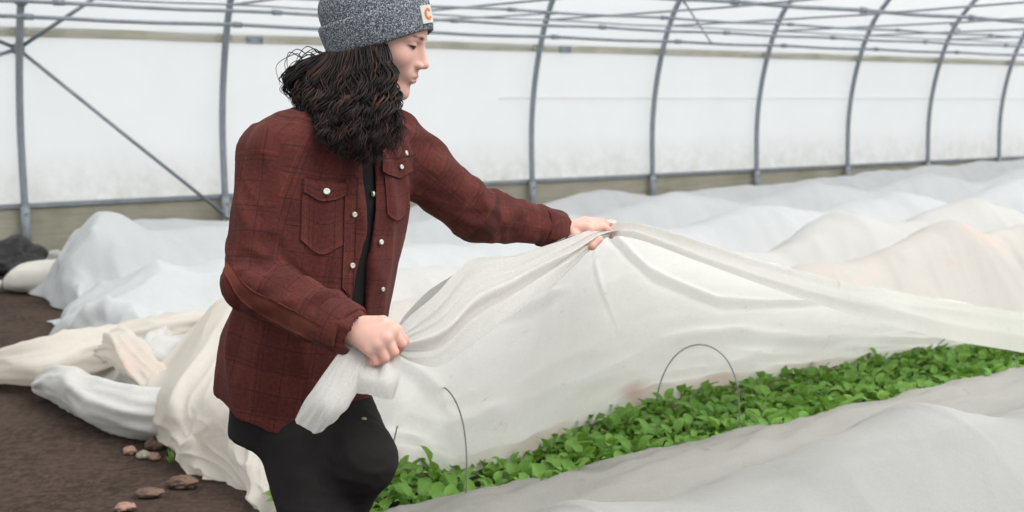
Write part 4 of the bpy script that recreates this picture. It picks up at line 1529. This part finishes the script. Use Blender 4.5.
def patch(name, hit, corners, n, m, thick, mat, parent, weave0=None):
    """sewn-on panel: pixel corners TL, TR, BR, BL (lists of edge points allowed) laid on the cloth surface"""
    top, bot = corners
    T = crom(np.array(top, float), n); B = crom(np.array(bot, float), n)
    vs = np.zeros((n, m, 3)); ns = np.zeros((n, m, 3)); last = None
    for i in range(n):
        for j in range(m):
            p = T[i] * (1 - j / (m - 1)) + B[i] * (j / (m - 1))
            l, nn = hit(*p)
            if l is None or (last is not None and np.linalg.norm(l - last) > 0.035):
                l, nn = (last, ns[i, j - 1] if j else ns[i - 1, j])
            vs[i, j] = l; ns[i, j] = nn; last = l
        last = vs[i, 0]
    for _ in range(2):
        ns[1:-1, 1:-1] = (ns[:-2, 1:-1] + ns[2:, 1:-1] + ns[1:-1, :-2] + ns[1:-1, 2:]) / 4
    ns /= np.linalg.norm(ns, axis=-1, keepdims=True)
    out = vs + ns * thick; inn = vs - ns * 0.003
    k = n * m
    F = [tuple(f) for f in grid_faces(n, m)] + [tuple(int(i) + k for i in f[::-1]) for f in grid_faces(n, m)]
    rim = [i * m for i in range(n)] + [(n - 1) * m + j for j in range(1, m)] + [i * m + m - 1 for i in range(n - 2, -1, -1)] + [j for j in range(m - 2, 0, -1)]
    for a, b in zip(rim, rim[1:] + rim[:1]):
        F.append((a, b, b + k, a + k))
    VV = np.concatenate([out.reshape(-1, 3), inn.reshape(-1, 3)])
    L = np.linalg.norm(vs[0, 0] - vs[-1, 0]); Hh = np.linalg.norm(vs[0, 0] - vs[0, -1])
    gi, gj = np.meshgrid(np.linspace(0, L, n), np.linspace(0, Hh, m), indexing='ij')
    w = np.stack([gi, gj, np.full_like(gi, 7)], -1).reshape(-1, 3) + (0 if weave0 is None else np.array([*weave0, 0]))
    o = mesh_obj(name, VV, F, mat, parent, attrs={'weave': ('FLOAT_VECTOR', np.concatenate([w, w]))})
    return o


def disc(name, c, nrm, r, h, mat, parent):
    nrm = unit(nrm)
    prof = [(-.3, 1.0), (.6, 1.0), (1.0, .86), (.8, .55), (.75, 0.01)]
    path = [c + nrm * h * a for a, _ in prof]
    x = unit(np.cross(nrm, [0.3, 0.2, 0.9])); y = np.cross(nrm, x)
    seg = 16; vs, fs = [], []
    for (a, rr) in prof:
        for s in range(seg):
            an = 2 * math.pi * s / seg
            vs.append(c + nrm * h * a + (x * math.cos(an) + y * math.sin(an)) * r * rr)
    for k in range(len(prof) - 1):
        for s in range(seg):
            fs.append((k * seg + s, k * seg + (s + 1) % seg, (k + 1) * seg + (s + 1) % seg, (k + 1) * seg + s))
    fs.append(tuple((len(prof) - 1) * seg + s for s in range(seg))); fs.append(tuple(range(seg))[::-1])
    return mesh_obj(name, vs, fs, mat, parent)


def build_person():
    root = empty('person', (RA[0], RA[1], 0))
    inv = np.array([RA[0], RA[1], 0.0])
    tag(root, 'person in grey beanie and rust plaid jacket, leaning and lifting the white row cover', 'person')
    made = []

    body = build_body(root); made.append(body)
    jacket, JV, JQ = build_jacket(root); made.append(jacket)
    hit = make_hit(JV, JQ)

    black = m_principled('black_jersey', srgb(30, 28, 29), 0.9, spec=0.15, bump=(300, .15, .002))
    F = Field(np.arange(-0.62, -0.10, .007), np.arange(2.5, 3.1, .007), np.arange(0.70, 1.44, .007))
    F.add(torso_sdf(-0.016, 0.02, 0.99), T_LO, T_HI, 0)
    V, Q = F.mesh()
    made.append(mesh_obj('t_shirt', relax(V, Q, 2), Q, black, root))

    # jeans
    jean = m_principled('black_denim', srgb(31, 27, 28), 0.85, spec=0.2, vary=(12, .25), bump=(160, .25, .003))
    F = Field(np.arange(-0.75, -0.14, .007), np.arange(2.35, 3.22, .007), np.arange(0.06, 1.02, .007))
    F.add(torso_sdf(-0.034, -0.10, 0.34), T_LO, T_HI, 0.0)
    F.cone(RH, RK, .110, .073, .03); F.cone(RK, RA, .068, .052, .03)
    F.cone(LH, LK, .112, .070, .03); F.cone(LK, LA, .066, .050, .03)
    F.ell(W(285, 420, 2.86), np.eye(3), (.070, .08, .078), .03)
    F.ell(W(252, 432, 2.84), np.eye(3), (.022, .03, .032), .012)
    for k, a in ((RK, RA), (LK, LA)):
        d = unit(a - k)
        F.cut((lambda a, d: (lambda P: -((P - a) @ d)))(a + d * 0.005, d), a - .1, a + .1, .004)
    V, Q = F.mesh(); V = relax(V, Q, 2)
    n = vnormals(V, Q)
    fo = 0.0
    for h, k, a in ((RH, RK, RA), (LH, LK, LA)):
        t, d, l = seg_param(V, h, k); t2, d2, l2 = seg_param(V, k, a)
        near = np.exp(-((V - k) ** 2).sum(1) / .012) + np.exp(-((V - h) ** 2).sum(1) / .012) + np.exp(-((V - a) ** 2).sum(1) / .01)
        fo = fo + near * (ridge(V * np.array([9, 9, 16]), 2) - 0.5) * 0.007
    V = V + n * fo[:, None]
    jeans = mesh_obj('jeans', V, Q, jean, root); made.append(jeans)
    jh = make_hit(V, Q)
    brass = m_principled('dull_metal', srgb(170, 166, 150), 0.4, 0.7)
    l, nn = jh(364, 419)
    if l is not None: disc('rivet', l, nn, .006, .003, brass, jeans)

    # boots, out of the picture below
    for a, tip in ((RA, RA + np.array([0.16, -0.09, -0.045])), (LA, LA + unit(np.array([0.06, -0.05, -0.2])) * 0.20)):
        F = Field(np.arange(a[0] - .16, a[0] + .30, .007), np.arange(a[1] - .24, a[1] + .16, .007), np.arange(0.0, a[2] + .16, .007))
        F.cone(a + np.array([0, 0, .06]), a, .056, .054, .02)
        F.cone(a + (np.array([-.02, .015, -.035]) if a is RA else np.array([-.03, .02, 0])), tip, .048, .040, .03)
        if a is RA:
            F.cut(lambda P: P[..., 2] - 0.004, [-9, -9, -1], [9, 9, .004], .004)
        V, Q = F.mesh()
        made.append(mesh_obj('boot', relax(V, Q, 2), Q, MT['black'], root))

    # ---- jacket details
    P = MT['plaid']
    pk = patch('chest_pocket', hit, ([(302, 186), (322, 190), (343, 191)], [(300, 240), (321, 254), (342, 244)]), 16, 16, .005, P, jacket, (.01, .02))
    fl = patch('pocket_flap', hit, ([(303, 177), (324, 181), (345, 183)], [(302, 192), (324, 202), (346, 195)]), 16, 8, .010, P, jacket, (.03, .01))
    patch('chest_pocket', hit, ([(384, 172), (396, 169), (409, 166)], [(387, 214), (396, 220), (405, 213)]), 12, 14, .005, P, jacket, (.02, .03))
    patch('pocket_flap', hit, ([(382, 160), (396, 158), (412, 154)], [(382, 172), (396, 178), (411, 169)]), 12, 8, .010, P, jacket, (.0, .03))
    lit_wool = m_principled('lit_brown_wool', srgb(100, 55, 47), 0.9, spec=0.1, vary=(30, .12), bump=(200, .3, .003))  # light on the forearm, painted as an added strip of lighter brown
    patch('sleeve_light_band', hit, ([(228, 262), (250, 288), (290, 308), (325, 327)], [(224, 272), (244, 302), (282, 325), (316, 342)]), 26, 6, .004, lit_wool, jacket)
    # facings beside the opening
    patch('front_placket', hit, ([(345, 178), (343, 240), (341, 300)], [(357, 178), (355, 240), (352, 300)]), 30, 6, .004, P, jacket, (.05, .0))
    patch('front_placket', hit, ([(371, 178), (374, 240), (377, 300)], [(383, 178), (386, 240), (389, 300)]), 30, 6, .004, P, jacket, (.05, .04))
    snap = m_principled('pearl_snap', srgb(206, 206, 196), 0.3, 0.3, 0.6)
    for (px, py, r) in ((327, 193, .0075), (353, 214, .0062), (351, 265, .0062), (376, 194, .0062), (379, 242, .0062), (381, 288, .0050), (401, 154, .0062), (398, 167, .0055)):
        l, nn = hit(px, py)
        if l is not None:
            disc('snap_button', l + nn * (.012 if px in (327, 401, 398) else .006), nn, r, .004, snap, jacket)
    # cuffs
    for (s, e, w), r in zip(ARMS, (.0535, .0465)):
        d = unit(w - e)
        x = unit(np.cross(d, [0, 0, 1])); y = np.cross(d, x)
        seg = 48; vs, fs = [], []
        prof = [(-.058, r + .0035), (-.055, r + .006), (-.03, r + .005), (-.004, r + .003), (.002, r - .001), (.001, r - .006), (-.03, r - .006)]
        wvv = []
        for k, (z, rr) in enumerate(prof):
            for sgm in range(seg):
                a = 2 * math.pi * sgm / seg
                rn = rr * (1 + 0.05 * math.sin(2 * a + 1) + 0.02 * math.sin(5 * a))
                vs.append(w + d * z + (x * math.cos(a) + y * math.sin(a)) * rn); wvv.append((a * r, z, 5))
        for k in range(len(prof) - 1):
            for sgm in range(seg):
                fs.append((k * seg + sgm, k * seg + (sgm + 1) % seg, (k + 1) * seg + (sgm + 1) % seg, (k + 1) * seg + sgm))
        mesh_obj('cuff', vs, fs, P, jacket, attrs={'weave': ('FLOAT_VECTOR', wvv)})

    # ---- beanie
    M = Mat('heather_knit')
    co = M.obj()
    n1 = M.noise(330, 2, 0.7, co); n2 = M.noise(150, 2, 0.6, co)
    c = M.ramp(n1.outputs['Fac'], [(0.36, srgb(54, 58, 64)), (0.5, srgb(92, 98, 106)), (0.66, srgb(176, 180, 184))])
    p = M.node('ShaderNodeBsdfPrincipled'); p.inputs['Roughness'].default_value = 0.95
    p.inputs['Specular IOR Level'].default_value = 0.1
    M.link(c.outputs[0], p.inputs['Base Color']); M.link(M.bump(n2.outputs['Fac'], 0.6, 0.004), p.inputs['Normal'])
    M.link(p.outputs[0], M.out.inputs['Surface'])
    knit = M.m
    r0, r1 = np.array([-.104, -.090]), np.array([.112, .0400])      # rim back and front in the head's side plane
    cc = (r0 + r1) / 2; hl = np.linalg.norm(r1 - r0) / 2; rd = (r1 - r0) / (2 * hl)
    RX = HFW * rd[0] + HUP * rd[1]; RZ = -HFW * rd[1] + HUP * rd[0]; RY = np.cross(RZ, RX)
    RC = HC + HFW * cc[0] + HUP * cc[1]
    def lathe(prof, seg=72, rib=0.0):
        vs, fs = [], []
        for (z, s) in prof:
            for k in range(seg):
                a = 2 * math.pi * k / seg
                ww = s * (1 + rib * math.cos(a * 36))
                lean = -0.06 * max(0, z - .07)
                vs.append(RC + RX * (hl * ww * math.cos(a) + lean) + RY * (.092 * ww * math.sin(a)) + RZ * (z + 0.004 * math.cos(2 * a)))
        for k in range(len(prof) - 1):
            for j in range(seg):
                fs.append((k * seg + j, k * seg + (j + 1) % seg, (k + 1) * seg + (j + 1) % seg, (k + 1) * seg + j))
        return vs, fs
    v, f = lathe([(z, s) for z, s in crom([(.035, .955), (.06, .965), (.085, .975), (.110, .95), (.132, .86), (.150, .70), (.163, .48), (.170, .25), (.172, .02)], 26)])
    f.append(tuple(range(len(v) - 72, len(v))))
    beanie = mesh_obj('beanie', v, f, knit, root); made.append(beanie)
    v, f = lathe([(.006, .93), (-.002, .96), (.0, .995), (.012, 1.02), (.035, 1.04), (.058, 1.06), (.068, 1.06), (.074, 1.04), (.074, 1.0), (.066, .975), (.05, .965)])
    mesh_obj('cuff', v, f, knit, beanie)
    # woven label on the cuff, seen edge-on at the brow
    pale = m_principled('label_cloth', srgb(196, 192, 184), 0.8, bump=(200, .3, .002))
    rust = m_principled('label_orange', srgb(206, 112, 72), 0.8)
    def label_pt(a, z, off):
        s = np.interp(z, [0, .012, .035, .06, .07], [.995, 1.02, 1.04, 1.055, 1.045])
        p0 = RC + RX * hl * s * math.cos(a) + RY * .092 * s * math.sin(a) + RZ * (z + .004 * math.cos(2 * a))
        nn = unit(RX * math.cos(a) / hl + RY * math.sin(a) / .092)
        return p0 + nn * off
    def label_grid(a0, a1, z0, z1, off, n=10, m=8, name='', mat=None, shape=None, parent=None):
        vs = [label_pt(a0 + (a1 - a0) * i / (n - 1), z0 + (z1 - z0) * j / (m - 1), o_) for o_ in (off, -.002) for i in range(n) for j in range(m)]
        k = n * m
        F = [tuple(q) for q in grid_faces(n, m)] + [tuple(int(i) + k for i in q[::-1]) for q in grid_faces(n, m)]
        rim = [i * m for i in range(n)] + [(n - 1) * m + j for j in range(1, m)] + [i * m + m - 1 for i in range(n - 2, -1, -1)] + [j for j in range(m - 2, 0, -1)]
        for a, b in zip(rim, rim[1:] + rim[:1]):
            F.append((a, b, b + k, a + k))
        return mesh_obj(name, vs, F, mat, parent, smooth=False)
    lab = label_grid(-.47, -.05, .012, .052, .004, name='label_patch', mat=pale, parent=beanie)
    # the orange hooked mark in its middle
    vs, fs = [], []
    for i, a in enumerate(np.linspace(0.6, 5.6, 22)):
        for rr in (.55, 1.0):
            vs.append(label_pt(-.26 + .12 * rr * math.cos(a) * 1.0, .032 + .013 * rr * math.sin(a), .0056))
    for i in range(21):
        fs.append((2 * i, 2 * i + 1, 2 * i + 3, 2 * i + 2))
    emb = mesh_obj('label_mark', vs, fs, rust, beanie, smooth=False)

    # ---- hair
    M = Mat('dark_brown_hair')
    at = M.node('ShaderNodeAttribute', attribute_name='strand')
    c = M.ramp(at.outputs['Fac'], [(0.0, srgb(20, 15, 15)), (0.5, srgb(36, 26, 24)), (1.0, srgb(92, 62, 52))])
    p = M.node('ShaderNodeBsdfPrincipled'); p.inputs['Roughness'].default_value = 0.5
    p.inputs['Specular IOR Level'].default_value = 0.22
    M.link(c.outputs[0], p.inputs['Base Color']); M.link(p.outputs[0], M.out.inputs['Surface'])
    F = Field(np.arange(-0.60, -0.16, .005), np.arange(2.48, 2.92, .005), np.arange(1.16, 1.56, .005))
    core = [((352, 70, 2.735, .050), (340, 90, 2.715, .050)), ((340, 90, 2.715, .048), (342, 118, 2.66, .042)), ((342, 118, 2.66, .040), (357, 150, 2.61, .024)),
            ((366, 70, 2.71, .034), (369, 92, 2.675, .034)), ((369, 90, 2.675, .034), (373, 130, 2.625, .028)), ((373, 130, 2.625, .028), (374, 150, 2.61, .018)),
            ((328, 76, 2.72, .040), (314, 86, 2.71, .030)), ((312, 84, 2.71, .034), (326, 108, 2.68, .028)), ((326, 108, 2.68, .028), (344, 140, 2.62, .020)),
            ((357, 148, 2.615, .022), (371, 150, 2.61, .018))]
    for a, b in core:
        F.cone(W(*a[:3]), W(*b[:3]), a[3], b[3], .02)
    V, Q = F.mesh(); V = relax(V, Q, 2)
    n = vnormals(V, Q)
    V = V + n * (0.006 * (ridge(np.stack([V[:, 0] * 26 + V[:, 2] * 7, V[:, 1] * 20, V[:, 2] * 5], 1), 2) - .5))[:, None]
    parts = [(V, [tuple(f) for f in Q])]
    tint = [np.full(len(V), 0.0)]
    guides = np.array([
        [(328, 54, 2.72), (308, 62, 2.71), (294, 77, 2.705), (296, 92, 2.70), (308, 102, 2.69)],
        [(328, 53, 2.70), (313, 72, 2.68), (306, 98, 2.665), (314, 120, 2.635), (330, 140, 2.60)],
        [(338, 53, 2.675), (328, 84, 2.645), (324, 114, 2.61), (334, 142, 2.575), (348, 166, 2.565)],
        [(352, 51, 2.655), (348, 84, 2.625), (348, 118, 2.59), (356, 148, 2.56), (366, 173, 2.555)],
        [(368, 47, 2.65), (370, 80, 2.62), (375, 114, 2.585), (381, 144, 2.56), (384, 170, 2.56)],
        [(382, 44, 2.66), (388, 74, 2.635), (391, 102, 2.61), (399, 134, 2.59), (403, 160, 2.585)]], float)
    rg = np.random.default_rng(77)
    for c_ in range(111):
        a = (c_ % 37 + rg.uniform(0, 1)) / 37 * 5
        i = min(4, int(a)); f = a - i
        g = (guides[i] * (1 - f) + guides[i + 1] * f).copy()
        lay = c_ // 37
        depth = rg.uniform(-.006, .012) if lay else rg.uniform(.012, .05)
        if a < .9: depth = rg.uniform(-.02, .09)
        g[:, 2] += depth * np.array([.5, 1, 1, .8, .5])
        g[1:, :2] += rg.normal(0, 3.4, (4, 2)) * np.array([1.0, .5])
        cut = rg.uniform(.74, 1.0)
        base = crom(np.array([W(*q) for q in g]), 34)[: int(34 * cut)]
        nn_ = len(base); s = np.linspace(0, 1, nn_)
        ph = rg.uniform(0, 6.28); wl_ = rg.uniform(.060, .085); amp = rg.uniform(.007, .012)
        ln = np.concatenate([[0], np.cumsum(np.linalg.norm(np.diff(base, axis=0), axis=1))])
        env = np.clip(s * 2.2, 0, 1)
        wave = np.stack([amp * env * np.sin(ln / wl_ * 6.28 + ph), amp * .8 * env * np.cos(ln / wl_ * 6.28 + ph), np.zeros(nn_)], 1)
        base = base + wave
        tone = np.clip(rg.normal(.34, .20), 0, .95)
        spread = rg.uniform(.007, .011)
        for q in range(22):
            o2 = rg.normal(0, 1, 3) * spread * np.array([1, 1, .2])
            o3 = rg.normal(0, 1, 3) * spread * .5
            fan = (0.55 + 0.45 * np.sin(s * 3.1)) * (1 - .45 * s)
            ph2 = rg.uniform(-.5, .5)
            w2 = np.stack([.0022 * env * np.sin(ln / wl_ * 12.5 + ph + ph2 * 4), .0022 * env * np.cos(ln / wl_ * 11 + ph2 * 6), np.zeros(nn_)], 1)
            pts = base + o2 * fan[:, None] + o3 * (s ** 2)[:, None] + w2
            m_ = int(nn_ * rg.uniform(.82, 1.0)); pts = pts[:m_]; ss = np.linspace(0, 1, m_)
            r = rg.uniform(.0011, .0022) * np.clip((1.03 - ss) * 2.5, .2, 1)
            v, f_ = tube_geo(pts, r, 4)
            parts.append((v, f_)); tint.append(np.full(len(v), np.clip(tone + rg.normal(0, .12), 0, 1)))
    for k in range(26):       # flyaway strands at the back of the head and by the cheek
        if k < 18:
            st = W(rg.uniform(300, 326), rg.uniform(53, 66), 2.71)
            g = [st, st + np.array([-.03, 0, .015]) * rg.uniform(.3, 1), st + np.array([-.06, 0, -.02]) * rg.uniform(.5, 1), st + np.array([-.055, 0, -.07]) * rg.uniform(.5, 1)]
        else:
            st = W(388, rg.uniform(88, 100), 2.62)
            g = [st, st + np.array([.02, 0, -.01]), st + np.array([.034, 0, -.035]) * rg.uniform(.6, 1), st + np.array([.03, -.01, -.09])]
        pts = crom(np.array(g), 16)
        v, f_ = tube_geo(pts, np.linspace(.0013, .0005, 16), 5)
        parts.append((v, f_)); tint.append(np.full(len(v), .5))
    v, f = join_geo(parts)
    made.append(mesh_obj('hair', v, f, M.m, root, attrs={'strand': ('FLOAT', np.concatenate(tint))}))

    # everything was modelled in world space: move the children under the standing foot's origin
    for o in made:
        o.matrix_parent_inverse = Matrix.Translation(Vector(-inv))
    return root


build_person()
